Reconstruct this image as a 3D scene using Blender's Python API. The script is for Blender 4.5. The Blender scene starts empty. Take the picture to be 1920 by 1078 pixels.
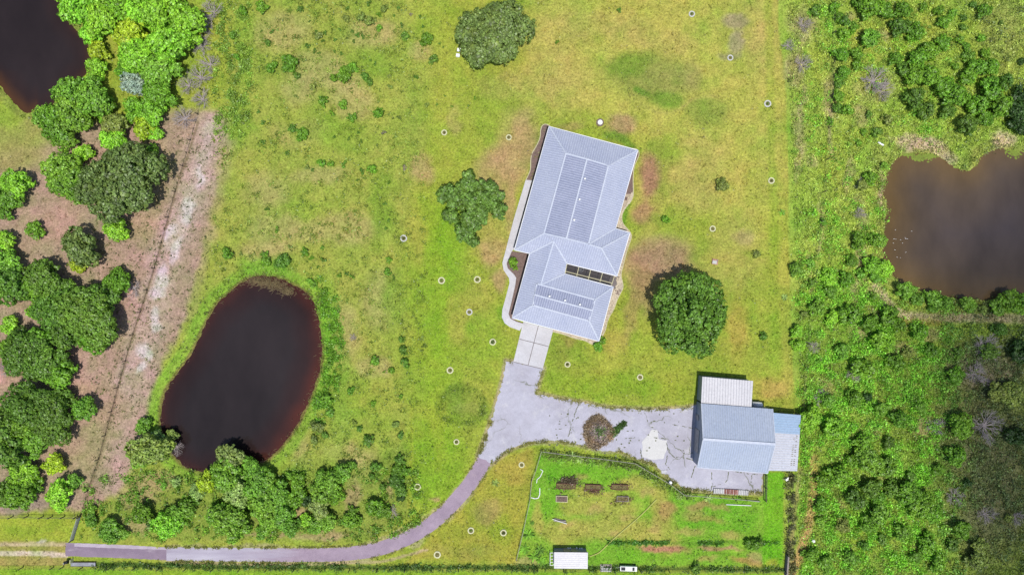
import bpy, bmesh, math, random
import numpy as np
from mathutils import Vector, Matrix, Euler
random.seed(7); RNG = np.random.default_rng(11)
PI = math.pi
# ------------------------------------------------------------------ camera
S = 0.1            # metres per photograph pixel on the ground
H = 128.0          # flying height
sc = bpy.context.scene
col = sc.collection
cam_d = bpy.data.cameras.new('camera'); cam = bpy.data.objects.new('camera', cam_d); col.objects.link(cam)
cam.location = (0, 0, H); cam.rotation_euler = (0, 0, 0)
cam_d.sensor_width = 36; cam_d.lens = 24; cam_d.clip_start = 1; cam_d.clip_end = 9000
sc.camera = cam
# ------------------------------------------------------------------ sky, sun, exposure
SUNV = Vector((0.06, -0.24, 1.0)).normalized()
elev = math.asin(SUNV.z); azi = math.atan2(SUNV.x, SUNV.y)
w = bpy.data.worlds.new('World'); sc.world = w; w.use_nodes = True
nt = w.node_tree; bg = nt.nodes['Background']
sky = nt.nodes.new('ShaderNodeTexSky'); sky.sky_type = 'NISHITA'; sky.sun_disc = False
sky.sun_elevation = elev; sky.sun_rotation = azi
nt.links.new(sky.outputs[0], bg.inputs[0]); bg.inputs[1].default_value = 0.12
sd = bpy.data.lights.new('sun', 'SUN'); sd.energy = 4.0; sd.angle = math.radians(0.5); sd.color = (1, .965, .91)
so = bpy.data.objects.new('sun', sd); col.objects.link(so)
so.rotation_euler = SUNV.to_track_quat('Z', 'Y').to_euler(); so.location = SUNV * 300
sc.view_settings.view_transform = 'Standard'; sc.view_settings.look = 'None'
sc.view_settings.exposure = 0.0; sc.view_settings.gamma = 1.0; sc.view_settings.use_curve_mapping = False
try:
    sc.cycles.transparent_max_bounces = 16; sc.cycles.max_bounces = 6
except Exception: pass
GAIN = 1.62        # how much brighter than its albedo a sunlit face renders

def G(x, y, z=0.0):
    """photo pixel -> world point lying at height z"""
    f = (H - z) / H
    return Vector(((x - 960) * S * f, (539 - y) * S * f, z))
def lin1(c):
    c /= 255.0
    return c / 12.92 if c <= .04045 else ((c + .055) / 1.055) ** 2.4
def A(r, g, b, k=1.0):
    """albedo that renders near this sRGB tone in full daylight"""
    return tuple(min(.9, lin1(v) * k / GAIN) for v in (r, g, b))
# ------------------------------------------------------------------ numpy noise
def vnoise(x, y, seed=0):
    xi = np.floor(x).astype(np.int64); yi = np.floor(y).astype(np.int64)
    xf = x - xi; yf = y - yi
    u = xf * xf * (3 - 2 * xf); v = yf * yf * (3 - 2 * yf)
    def h(a, b):
        n = (a * 374761393 + b * 668265263 + seed * 974634777) & 0xffffffff
        n = ((n ^ (n >> 13)) * 1274126177) & 0xffffffff
        n = n ^ (n >> 16)
        return (n & 0xffff) / 65535.0
    return (h(xi, yi) * (1 - u) + h(xi + 1, yi) * u) * (1 - v) + (h(xi, yi + 1) * (1 - u) + h(xi + 1, yi + 1) * u) * v
def fbm(x, y, seed=0, o=4):
    s = 0; a = .5; t = 0
    for i in range(o):
        s = s + a * vnoise(x * 2 ** i + 17.3 * i, y * 2 ** i - 9.1 * i, seed + i); t += a; a *= .5
    return s / t
def sdf_poly(x, y, P):
    d = np.full(x.shape, 1e18); ins = np.zeros(x.shape, bool); n = len(P)
    for i in range(n):
        ax, ay = P[i]; bx, by = P[(i + 1) % n]
        ex, ey = bx - ax, by - ay; wx, wy = x - ax, y - ay
        t = np.clip((wx * ex + wy * ey) / (ex * ex + ey * ey + 1e-9), 0, 1)
        d = np.minimum(d, (wx - ex * t) ** 2 + (wy - ey * t) ** 2)
        c = ((ay > y) != (by > y))
        with np.errstate(divide='ignore', invalid='ignore'):
            xx = (bx - ax) * (y - ay) / (by - ay + 1e-12) + ax
        ins ^= c & (x < xx)
    d = np.sqrt(d); return np.where(ins, -d, d)
def sd_line(x, y, P):
    d = np.full(x.shape, 1e18)
    for (ax, ay), (bx, by) in zip(P[:-1], P[1:]):
        ex, ey = bx - ax, by - ay; wx, wy = x - ax, y - ay
        t = np.clip((wx * ex + wy * ey) / (ex * ex + ey * ey + 1e-9), 0, 1)
        d = np.minimum(d, (wx - ex * t) ** 2 + (wy - ey * t) ** 2)
    return np.sqrt(d)
def smooth(P, n=3, closed=True):
    for _ in range(n):
        Q = []
        m = len(P) if closed else len(P) - 1
        if not closed: Q.append(P[0])
        for i in range(m):
            a = P[i]; b = P[(i + 1) % len(P)]
            Q.append((a[0] * .75 + b[0] * .25, a[1] * .75 + b[1] * .25)); Q.append((a[0] * .25 + b[0] * .75, a[1] * .25 + b[1] * .75))
        if not closed: Q.append(P[-1])
        P = Q
    return P
# ------------------------------------------------------------------ outlines, in photograph pixels
POND_A = smooth([(-90, -80), (60, -90), (104, -30), (110, 0), (122, 30), (138, 55), (160, 70), (168, 100), (166, 134), (140, 152), (108, 178), (100, 198), (64, 206), (48, 214), (20, 190), (0, 160), (-60, 110)], 2)
POND_B = smooth([(480, 516), (510, 517), (548, 532), (578, 553), (594, 580), (600, 615), (604, 652), (600, 692), (586, 735), (566, 780), (538, 826), (505, 860), (478, 872), (440, 882), (400, 884), (362, 886), (334, 868), (306, 828), (298, 785), (304, 745), (321, 712), (358, 667), (376, 624), (400, 576), (425, 552), (450, 530)], 2)
POND_C = smooth([(1654, 360), (1668, 312), (1692, 289), (1741, 285), (1767, 294), (1794, 314), (1817, 322), (1834, 311), (1841, 290), (1874, 277), (1920, 284), (1985, 300), (2020, 380), (2020, 480), (1960, 545), (1920, 552), (1841, 565), (1774, 557), (1731, 547), (1690, 530), (1664, 510), (1656, 480), (1660, 427), (1667, 385)], 2)
PONDS = [POND_A, POND_B, POND_C]
YARD = [(949, 676), (945, 700), (936, 740), (920, 790), (906, 832), (896, 856), (922, 868), (940, 854), (962, 838), (1000, 829), (1046, 826), (1093, 835), (1130, 845), (1160, 845), (1192, 859), (1226, 870), (1259, 899), (1280, 915), (1339, 922), (1427, 923), (1429, 884), (1420, 800), (1330, 755), (1303, 761), (1280, 765), (1242, 767), (1193, 767), (1139, 764), (1103, 757), (1053, 747), (1018, 741), (1005, 738), (1010, 715), (1019, 690)]
PATCH = [(1204, 828), (1222, 806), (1232, 806), (1235, 822), (1250, 826), (1250, 845), (1244, 860), (1222, 862), (1204, 856)]
ROAD = smooth([(912, 854), (907, 866), (885, 902), (862, 930), (826, 968), (790, 995), (745, 1018), (699, 1032), (640, 1039), (580, 1040), (480, 1040), (400, 1039), (312, 1038)], 2, False)
ROAD_OLD = [(123, 1017), (180, 1019), (240, 1022), (312, 1026), (312, 1049.5), (240, 1046), (180, 1044), (123, 1042)]
SAND = [(398, 236), (372, 320), (350, 392), (322, 450), (302, 515), (285, 580), (268, 650), (250, 720)]
# ------------------------------------------------------------------ the colours of the ground
L = []
def blob(x, y, rx, ry, c, k=1.0, rot=0, soft=.5): L.append(('b', x, y, rx, ry, rot, c, k, soft))
def poly(P, c, k=1.0, soft=12): L.append(('p', P, c, k, soft))
def line(P, wd, c, k=1.0, soft=8): L.append(('l', P, wd, c, k, soft))
BASE = (163, 182, 66)
# pasture on the left
poly([(425, -80), (860, -80), (800, 200), (760, 500), (770, 800), (740, 1010), (180, 1020), (200, 940), (400, 500), (400, 330), (430, 150)], (164, 180, 78), .8, 30)
for a in [(530, 60, 60, 40), (590, 130, 70, 35), (560, 170, 40, 30), (640, 150, 40, 30), (660, 190, 50, 40), (700, 60, 60, 30), (790, 95, 25, 18), (600, 330, 60, 20), (500, 360, 50, 40), (520, 430, 60, 40), (640, 430, 90, 30), (700, 690, 40, 25), (640, 620, 40, 60), (720, 560, 40, 60), (650, 850, 40, 25), (690, 880, 30, 40), (560, 830, 25, 60), (500, 470, 60, 18), (570, 250, 60, 30)]:
    blob(*a, (188, 172, 118), .5)
for a in [(590, 240, 70, 40), (720, 120, 60, 40), (650, 260, 60, 30), (460, 60, 25, 90), (450, 220, 25, 60), (560, 390, 70, 20), (720, 400, 30, 90), (740, 560, 25, 50), (650, 740, 60, 60), (540, 890, 40, 40), (700, 800, 50, 40)]:
    blob(*a, (140, 178, 58), .6)
# bare pinkish soil on the west side
poly([(-80, 225), (60, 225), (130, 230), (250, 230), (330, 205), (412, 205), (400, 340), (395, 420), (370, 520), (350, 610), (310, 680), (292, 740), (275, 820), (240, 900), (180, 950), (0, 960), (-80, 960)], (183, 156, 136), 1, 16)
blob(20, 250, 90, 40, (160, 172, 80), .9); blob(70, 290, 45, 16, (186, 168, 130), .8); blob(20, 290, 70, 40, (156, 160, 84), .8)
blob(20, 215, 30, 40, (150, 182, 62), .9, 0)
for a in [(290, 330, 30, 90), (270, 430, 50, 30), (235, 780, 40, 60), (190, 830, 50, 60), (150, 880, 50, 50), (250, 740, 30, 40), (300, 300, 30, 50)]:
    blob(*a, (182, 164, 122), .45)
for a in [(100, 420, 60, 40), (170, 290, 40, 20), (60, 570, 80, 20), (140, 730, 50, 25), (20, 700, 60, 30), (110, 640, 30, 20)]:
    blob(*a, (196, 158, 142), .8)
blob(45, 945, 60, 16, (160, 146, 130), .9)
poly([(405, 240), (440, 260), (405, 420), (385, 520), (360, 600), (372, 520), (388, 400)], (176, 162, 120), .6, 24)
line(SAND, 30, (202, 174, 164), .85, 30); line([(300, 560), (285, 640), (262, 730), (236, 820), (205, 900)], 26, (196, 166, 154), .7, 34)
line([(395, 236), (380, 300), (345, 400), (320, 460)], 12, (210, 190, 182), .6, 14)
for a in [(352, 388, 14, 16), (345, 410, 12, 14), (306, 520, 15, 24), (298, 548, 14, 16), (286, 590, 12, 18), (292, 610, 10, 12), (268, 655, 14, 18), (278, 668, 10, 14), (330, 470, 10, 25), (318, 440, 8, 20), (372, 330, 8, 25), (262, 690, 8, 14)]:
    blob(*a, (232, 218, 222), .75, 0.25)
line([(372, 230), (329, 360), (290, 503), (250, 627), (222, 726), (186, 860), (153, 966)], 2.2, (140, 118, 98), .8, 2)
# pond rims
for P, wd in ((POND_B, 24),):
    L.append(('rim', P, 2, wd, (142, 186, 62), .95, 12))
    L.append(('rim', P, -3, 5, (120, 110, 62), .8, 3))
L.append(('rim', POND_A, 0, 14, (140, 160, 70), .8, 8))
blob(500, 498, 60, 24, (120, 176, 54), .8); blob(610, 590, 24, 70, (128, 186, 52), .8); blob(430, 880, 90, 20, (140, 178, 62), .7)
poly([(618, 560), (635, 700), (620, 800), (560, 860), (520, 900), (600, 960), (660, 820), (650, 640)], (140, 178, 66), .6, 14)
# belt between pond and road
poly([(180, 950), (300, 900), (480, 900), (640, 900), (760, 830), (775, 960), (700, 1012), (180, 1010)], (136, 162, 66), .75, 16)
for a in [(260, 930, 40, 24), (290, 900, 60, 18), (255, 985, 50, 18), (500, 975, 25, 14), (560, 960, 20, 14), (500, 1005, 60, 6), (660, 930, 18, 40), (735, 915, 12, 20), (600, 1003, 60, 8)]:
    blob(*a, (182, 162, 118), .75)
# the mown lawn round the house
poly([(980, -90), (1480, -90), (1480, 330), (1400, 460), (1240, 330), (1200, 230), (1000, 200)], (190, 190, 90), .8, 60)
blob(820, 560, 55, 220, (146, 184, 48), .85); blob(770, 620, 40, 200, (150, 176, 60), .5)
blob(850, 430, 40, 60, (140, 190, 44), .6); blob(900, 650, 50, 60, (150, 180, 56), .7); blob(945, 590, 14, 22, (120, 172, 44), .8)
for a in [(860, 600, 22, 60), (920, 440, 40, 50), (900, 560, 30, 30), (780, 440, 20, 60)]: blob(*a, (184, 178, 82), .6)
for a in [(790, 320, 26, 30), (850, 235, 14, 26), (858, 205, 14, 14), (930, 330, 45, 50), (985, 260, 24, 60), (960, 300, 40, 40), (935, 525, 14, 26), (920, 470, 24, 30), (955, 400, 12, 60), (1005, 620, 5, 5)]:
    blob(*a, (190, 158, 116), .7)
blob(850, 160, 60, 110, (168, 184, 70), .6); blob(812, 40, 50, 50, (158, 186, 58), .6)
blob(900, 150, 14, 60, (150, 172, 60), .6)
for a in [(1060, 160, 60, 60), (1020, 90, 60, 30), (1000, 150, 60, 40), (1100, 50, 120, 25), (1180, 60, 60, 30), (940, 165, 50, 30), (1440, 100, 40, 60), (1310, 300, 60, 60), (1420, 60, 40, 70), (1300, 350, 60, 60), (1380, 480, 60, 80), (1250, 80, 60, 24)]:
    blob(*a, (188, 178, 96), .55)
blob(1225, 145, 90, 46, (146, 162, 74), .8); blob(1185, 120, 46, 26, (124, 158, 54), .75); blob(1250, 190, 36, 24, (104, 156, 46), .75, .1, .5); blob(1205, 170, 20, 8, (92, 150, 38), .8, .6); blob(1325, 206, 42, 28, (134, 162, 64), .7, 0, .4)
blob(1250, 150, 60, 25, (160, 162, 88), .5); blob(1295, 140, 24, 30, (176, 164, 100), .5)
line([(1200, 195), (1225, 209), (1250, 214), (1275, 206), (1300, 186), (1330, 180), (1348, 182)], 2, (178, 178, 90), .7, 2)
blob(1380, 40, 28, 14, (178, 158, 130), .8); blob(1384, 80, 14, 28, (178, 160, 132), .8); blob(1372, 108, 24, 8, (158, 150, 110), .7)
blob(1165, 232, 34, 24, (182, 152, 112), .85); blob(1068, 235, 34, 10, (178, 152, 100), .6); blob(1155, 258, 34, 14, (112, 158, 50), .85, .3); blob(1180, 272, 30, 12, (104, 150, 46), .8, .5); blob(1250, 280, 34, 28, (140, 176, 52), .7)
blob(1215, 370, 34, 70, (186, 164, 98), .5); blob(1235, 495, 84, 60, (184, 160, 108), .6); blob(975, 265, 50, 70, (186, 164, 108), .5); blob(925, 400, 40, 90, (182, 172, 98), .45); blob(1310, 520, 50, 24, (186, 168, 98), .5)
blob(1217, 330, 20, 44, (172, 128, 104), .9); blob(1208, 400, 20, 26, (178, 142, 104), .8)
blob(1240, 300, 20, 60, (134, 160, 60), .5)
blob(1230, 488, 62, 42, (180, 146, 118), .9, -.2); blob(1205, 540, 30, 60, (178, 146, 104), .85, -.3); blob(1270, 505, 30, 20, (182, 150, 118), .6); blob(1180, 590, 14, 60, (176, 150, 96), .6, .3)
blob(1245, 412, 24, 14, (130, 160, 56), .7); blob(1172, 400, 8, 30, (110, 160, 48), .8, .2)
blob(1392, 445, 22, 16, (178, 158, 112), .6); blob(1420, 475, 30, 10, (140, 172, 54), .5)
blob(1385, 620, 24, 60, (192, 166, 84), .6); blob(1330, 650, 40, 20, (168, 172, 70), .6)
line([(1456, -40), (1458, 120), (1467, 250), (1468, 420), (1474, 600), (1482, 760)], 12, (190, 186, 84), .35, 16)
line([(1440, -40), (1444, 150), (1450, 400), (1455, 700)], 8, (156, 184, 60), .5, 10)
blob(1120, 720, 110, 28, (140, 176, 48), .8); blob(1240, 735, 70, 24, (148, 178, 52), .7); blob(1050, 660, 26, 30, (150, 160, 66), .7); blob(1070, 640, 20, 18, (178, 152, 90), .6); blob(1150, 640, 24, 30, (186, 178, 84), .5)
blob(1450, 730, 40, 20, (188, 162, 88), .7); blob(1420, 740, 14, 40, (170, 176, 70), .6)
# weedy mound and lower lawn
blob(865, 762, 46, 40, (118, 152, 52), .9, 0, .15); blob(880, 770, 30, 14, (152, 166, 84), .6)
blob(820, 870, 70, 110, (138, 182, 44), .8); blob(820, 800, 20, 90, (160, 178, 56), .4)
blob(885, 740, 20, 90, (158, 172, 66), .4); line([(771, 760), (772, 850), (766, 950)], 3, (168, 182, 62), .6, 4)
blob(700, 745, 60, 30, (160, 176, 66), .5); blob(814, 935, 10, 6, (182, 160, 112), .8)
poly([(930, 868), (1010, 840), (1000, 900), (975, 1050), (760, 1055), (800, 1010), (880, 930)], (172, 172, 66), .9, 10)
blob(960, 890, 40, 24, (190, 168, 80), .5); blob(985, 860, 14, 20, (192, 160, 84), .5); blob(910, 960, 30, 24, (176, 152, 100), .6); blob(940, 1000, 30, 30, (152, 180, 54), .8); blob(870, 1035, 70, 14, (168, 166, 78), .6)
# fenced garden
L.append(('rim', YARD, -1, 5, (182, 166, 138), .75, 5)); line(ROAD, 16.5, (196, 180, 146), .6, 6)
poly([(1015, 845), (1190, 868), (1280, 924), (1420, 938), (1470, 885), (1470, 1062), (968, 1060), (990, 940)], (132, 186, 54), 1, 5)
for a in [(1080, 950, 40, 20), (1150, 950, 50, 24), (1060, 1000, 50, 30), (1190, 910, 40, 20), (1130, 990, 60, 26), (1240, 945, 20, 60), (1200, 1000, 40, 30), (1250, 1005, 24, 40), (1110, 925, 50, 10), (1010, 970, 12, 40)]:
    blob(*a, (186, 180, 88), .7)
for a in [(1300, 965, 24, 12), (1180, 970, 16, 10), (1110, 960, 16, 10), (1060, 985, 14, 8), (1370, 1000, 24, 10), (1230, 985, 14, 14), (1290, 1000, 30, 8), (1150, 1000, 14, 8), (1330, 1045, 24, 6), (1215, 925, 20, 10), (1085, 898, 14, 6)]: blob(*a, (192, 164, 104), .6)
for a in [(1060, 885, 50, 12), (1040, 900, 16, 40), (1140, 890, 60, 16), (1340, 950, 60, 12), (1190, 1038, 60, 12), (1400, 980, 30, 24), (1030, 940, 16, 30), (1320, 985, 60, 8), (1400, 1045, 60, 10)]:
    blob(*a, (112, 180, 40), .7)
blob(1240, 1029, 52, 7, (188, 136, 108), .95); blob(1345, 1026, 44, 5, (186, 142, 112), .85); blob(1250, 960, 20, 18, (186, 148, 96), .8); blob(1310, 950, 30, 8, (182, 152, 100), .8); blob(1350, 954, 20, 6, (186, 156, 104), .6); blob(1320, 975, 40, 6, (180, 156, 92), .6); blob(1400, 1052, 40, 9, (190, 142, 92), .7); blob(1410, 1040, 18, 12, (184, 152, 112), .6); blob(990, 1055, 24, 14, (184, 156, 112), .6)
line([(1150, 1017), (1220, 1018), (1380, 1016)], 3, (92, 140, 44), .5, 5)
poly([(1434, 885), (1469, 885), (1466, 1056), (1430, 1060)], (118, 188, 36), .95, 5)
blob(1448, 1052, 20, 10, (186, 176, 70), .7)
poly([(-80, 1066), (960, 1070), (1470, 1074), (1470, 1200), (-80, 1200)], (138, 186, 46), .95, 4)
line([(180, 1057), (480, 1062), (760, 1063), (980, 1062), (1470, 1068)], 4, (80, 110, 46), .85, 4)
line([(330, 1054), (560, 1058), (720, 1052), (800, 1030)], 2.5, (196, 176, 140), .8, 3)
# bottom left meadow and sandy wheel tracks
poly([(-80, 970), (148, 970), (136, 1012), (-80, 1018)], (166, 184, 62), 1, 4)
blob(70, 992, 70, 12, (142, 176, 50), .7)
poly([(-80, 1012), (124, 1014), (124, 1050), (-80, 1050)], (166, 162, 84), 1, 3)
line([(-80, 1019), (124, 1020)], 3.5, (216, 196, 158), .85, 3); line([(-80, 1035), (60, 1037), (124, 1040)], 4.2, (226, 208, 188), .95, 3)
blob(85, 1020, 14, 3, (206, 194, 184), .8)
poly([(-80, 1045), (123, 1046), (126, 1060), (-80, 1060)], (176, 164, 92), 1, 3)
# brush country right of the mown edge
poly([(1456, -90), (1460, 60), (1474, 170), (1478, 330), (1481, 560), (1488, 720), (1500, 790), (1500, 890), (1472, 890), (1474, 1200), (2100, 1200), (2100, -90)], (162, 192, 76), 1, 4)
poly([(1482, 560), (1640, 560), (1700, 640), (1780, 700), (1780, 1200), (1474, 1200), (1500, 890)], (126, 168, 56), .7, 40)
for a in [(1500, 50, 30, 40), (1490, 130, 20, 40), (1530, 40, 14, 20), (1560, 180, 20, 60), (1640, 160, 40, 30), (1500, 250, 14, 50), (1600, 40, 14, 14), (1655, 60, 14, 14), (1520, 300, 14, 14), (1620, 220, 20, 24)]:
    blob(*a, (176, 160, 122), .6)
for a in [(1540, 100, 20, 60), (1620, 110, 40, 60), (1680, 40, 24, 60), (1740, 60, 20, 60), (1700, 120, 30, 30), (1570, 300, 40, 60), (1850, 80, 60, 70), (1600, 260, 24, 30)]:
    blob(*a, (172, 186, 74), .6)
blob(1880, 60, 50, 80, (150, 168, 84), .8)
L.append(('rim', POND_C, -1, 20, (160, 172, 84), .8, 8))
for a in [(1720, 266, 36, 12, .2), (1745, 278, 28, 12, .5), (1778, 300, 16, 14, .8), (1700, 262, 30, 8, 0), (1880, 262, 24, 16, 0)]:
    blob(a[0], a[1], a[2], a[3], (212, 190, 160), .85, a[4])
blob(1716, 268, 52, 16, (208, 186, 156), .85); blob(1760, 284, 34, 14, (206, 184, 156), .85, .6)
blob(1815, 300, 14, 22, (124, 150, 60), .8); blob(1655, 350, 8, 50, (206, 172, 150), .8); blob(1640, 300, 20, 40, (160, 176, 80), .6)
line([(1640, 535), (1665, 570), (1690, 590), (1740, 597), (1820, 594), (1910, 598), (2000, 598)], 9, (206, 184, 156), .85, 10)
line([(1615, 470), (1622, 540), (1650, 600)], 9, (180, 160, 126), .6, 10)
line([(1690, 602), (1760, 606)], 6, (178, 160, 74), .7, 6)
blob(1610, 500, 12, 60, (180, 164, 128), .6); blob(1615, 400, 14, 40, (166, 158, 112), .6); blob(1610, 620, 24, 20, (182, 158, 128), .6)
for a in [(1690, 660, 30, 16), (1750, 630, 20, 14), (1550, 730, 20, 20), (1730, 800, 24, 20), (1600, 750, 20, 14), (1640, 810, 14, 16), (1700, 930, 14, 30), (1720, 1030, 14, 14), (1570, 950, 14, 14), (1660, 900, 10, 20)]:
    blob(*a, (184, 160, 124), .65)
line([(1526, 860), (1528, 900), (1520, 960), (1512, 1000), (1500, 1040), (1480, 1080)], 9, (206, 170, 112), .9, 8)
line([(1500, 880), (1490, 960), (1480, 1060)], 4, (176, 150, 110), .6, 5)
for a in [(1560, 780, 60, 60), (1640, 700, 60, 40), (1660, 860, 60, 60), (1560, 860, 40, 40), (1600, 1000, 60, 50), (1520, 600, 20, 120), (1570, 560, 40, 100)]:
    blob(*a, (140, 184, 58), .5)
for a in [(1500, 80, 8, 60), (1506, 200, 6, 50), (1498, 300, 7, 50), (1560, 250, 5, 60), (1540, 420, 6, 60), (1590, 330, 10, 40), (1605, 560, 8, 50), (1520, 520, 5, 50)]: blob(*a, (190, 176, 134), .6)
blob(1850, 830, 110, 150, (122, 122, 94), .9, 0, .7); blob(1840, 690, 90, 50, (140, 128, 116), .8); blob(1860, 960, 100, 120, (122, 128, 92), .85, 0, .7); blob(1790, 930, 30, 40, (136, 150, 70), .6)  # cloud shade painted into these grey ground tones
blob(1630, 1000, 60, 40, (164, 188, 62), .5)

def ground_colour(px, py):
    wx = px + 22 * (fbm(px / 34, py / 34, 3) - .5) * 2 * .6 + 5 * (fbm(px / 7, py / 7, 5) - .5)
    wy = py + 22 * (fbm(px / 34, py / 34, 9) - .5) * 2 * .6 + 5 * (fbm(px / 7, py / 7, 8) - .5)
    wx2 = px + 4 * (fbm(px / 9, py / 9, 21) - .5); wy2 = py + 4 * (fbm(px / 9, py / 9, 22) - .5)
    def T(c): return np.array(A(*c))
    C = np.empty(px.shape + (3,)); C[:] = T(BASE)
    for l in L:
        if l[0] == 'b':
            _, x, y, rx, ry, rot, c, k, soft = l
            dx, dy = wx - x, wy - y; ca, sa = math.cos(rot), math.sin(rot)
            r = np.sqrt(((dx * ca + dy * sa) / rx) ** 2 + ((-dx * sa + dy * ca) / ry) ** 2)
            m = np.clip((1.25 - r) / (soft + .25), 0, 1)
        elif l[0] == 'p':
            _, P, c, k, soft = l
            big = soft > 6
            m = np.clip(.5 - sdf_poly(wx if big else wx2, wy if big else wy2, P) / soft, 0, 1)
        elif l[0] == 'l':
            _, P, wd, c, k, soft = l
            m = np.clip((wd - sd_line(wx2 if wd < 10 else wx, wy2 if wd < 10 else wy, P)) / soft + .5, 0, 1)
        else:
            _, P, a, b, c, k, soft = l
            s = sdf_poly(wx2, wy2, P); m = np.clip((s - a) / 3 + .5, 0, 1) * np.clip((b - s) / soft + .5, 0, 1)
        m = m * m * (3 - 2 * m) * k
        C += (T(c) - C) * m[..., None]
    # natural drift of tone
    n1 = fbm(px / 60, py / 60, 31) - .5; n2 = fbm(px / 14, py / 14, 41) - .5
    n3 = fbm(px / 5, py / 5, 51, 3) - .5; n4 = fbm(px / 22, py / 22, 61) - .5
    gr = np.clip((C[..., 1] / C[..., 0] - .95) * 6, 0, 1)   # grass is a little yellower
    C[..., 0] *= (1.06 + .0 * gr) * (1 + .45 * n1 + .38 * n2 + .36 * n3 + .35 * n4)
    C[..., 1] *= (1.05 - .03 * gr) * (1 + .10 * n1 + .33 * n2 + .32 * n3)
    C[..., 2] *= 1 + .40 * n1 + .45 * n2 + .40 * n3 + .5 * n4
    return np.clip(C, .004, .8)
# ------------------------------------------------------------------ object helpers
def tag(o, label=None, cat=None, group=None, kind=None):
    if label: o['label'] = label
    if cat: o['category'] = cat
    if group: o['group'] = group
    if kind: o['kind'] = kind
    return o
def empty(name, loc, label, cat, group=None, rz=0):
    o = bpy.data.objects.new(name, None); col.objects.link(o); o.location = loc; o.rotation_euler = (0, 0, rz)
    o.empty_display_size = .5
    return tag(o, label, cat, group)
def link(name, me, parent=None, loc=None):
    o = bpy.data.objects.new(name, me); col.objects.link(o)
    if parent is not None: o.parent = parent
    if loc is not None: o.location = loc
    return o
def fast_mesh(name, V, F, mats, cols=None, smooth_=False):
    """V (n,3), F (m,k) arrays"""
    me = bpy.data.meshes.new(name); V = np.asarray(V, np.float32); F = np.asarray(F, np.int32); k = F.shape[1]
    me.vertices.add(len(V)); me.vertices.foreach_set('co', V.ravel())
    me.loops.add(F.size); me.loops.foreach_set('vertex_index', F.ravel())
    me.polygons.add(len(F)); me.polygons.foreach_set('loop_start', np.arange(0, F.size, k, dtype=np.int32))
    me.polygons.foreach_set('loop_total', np.full(len(F), k, np.int32))
    if smooth_: me.polygons.foreach_set('use_smooth', np.ones(len(F), bool))
    me.update(calc_edges=True)
    if cols is not None:
        at = me.color_attributes.new('tone', 'FLOAT_COLOR', 'POINT')
        at.data.foreach_set('color', np.concatenate([cols, np.ones((len(cols), 1))], 1).astype(np.float32).ravel())
    for m in (mats if isinstance(mats, list) else [mats]): me.materials.append(m)
    return me
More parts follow.
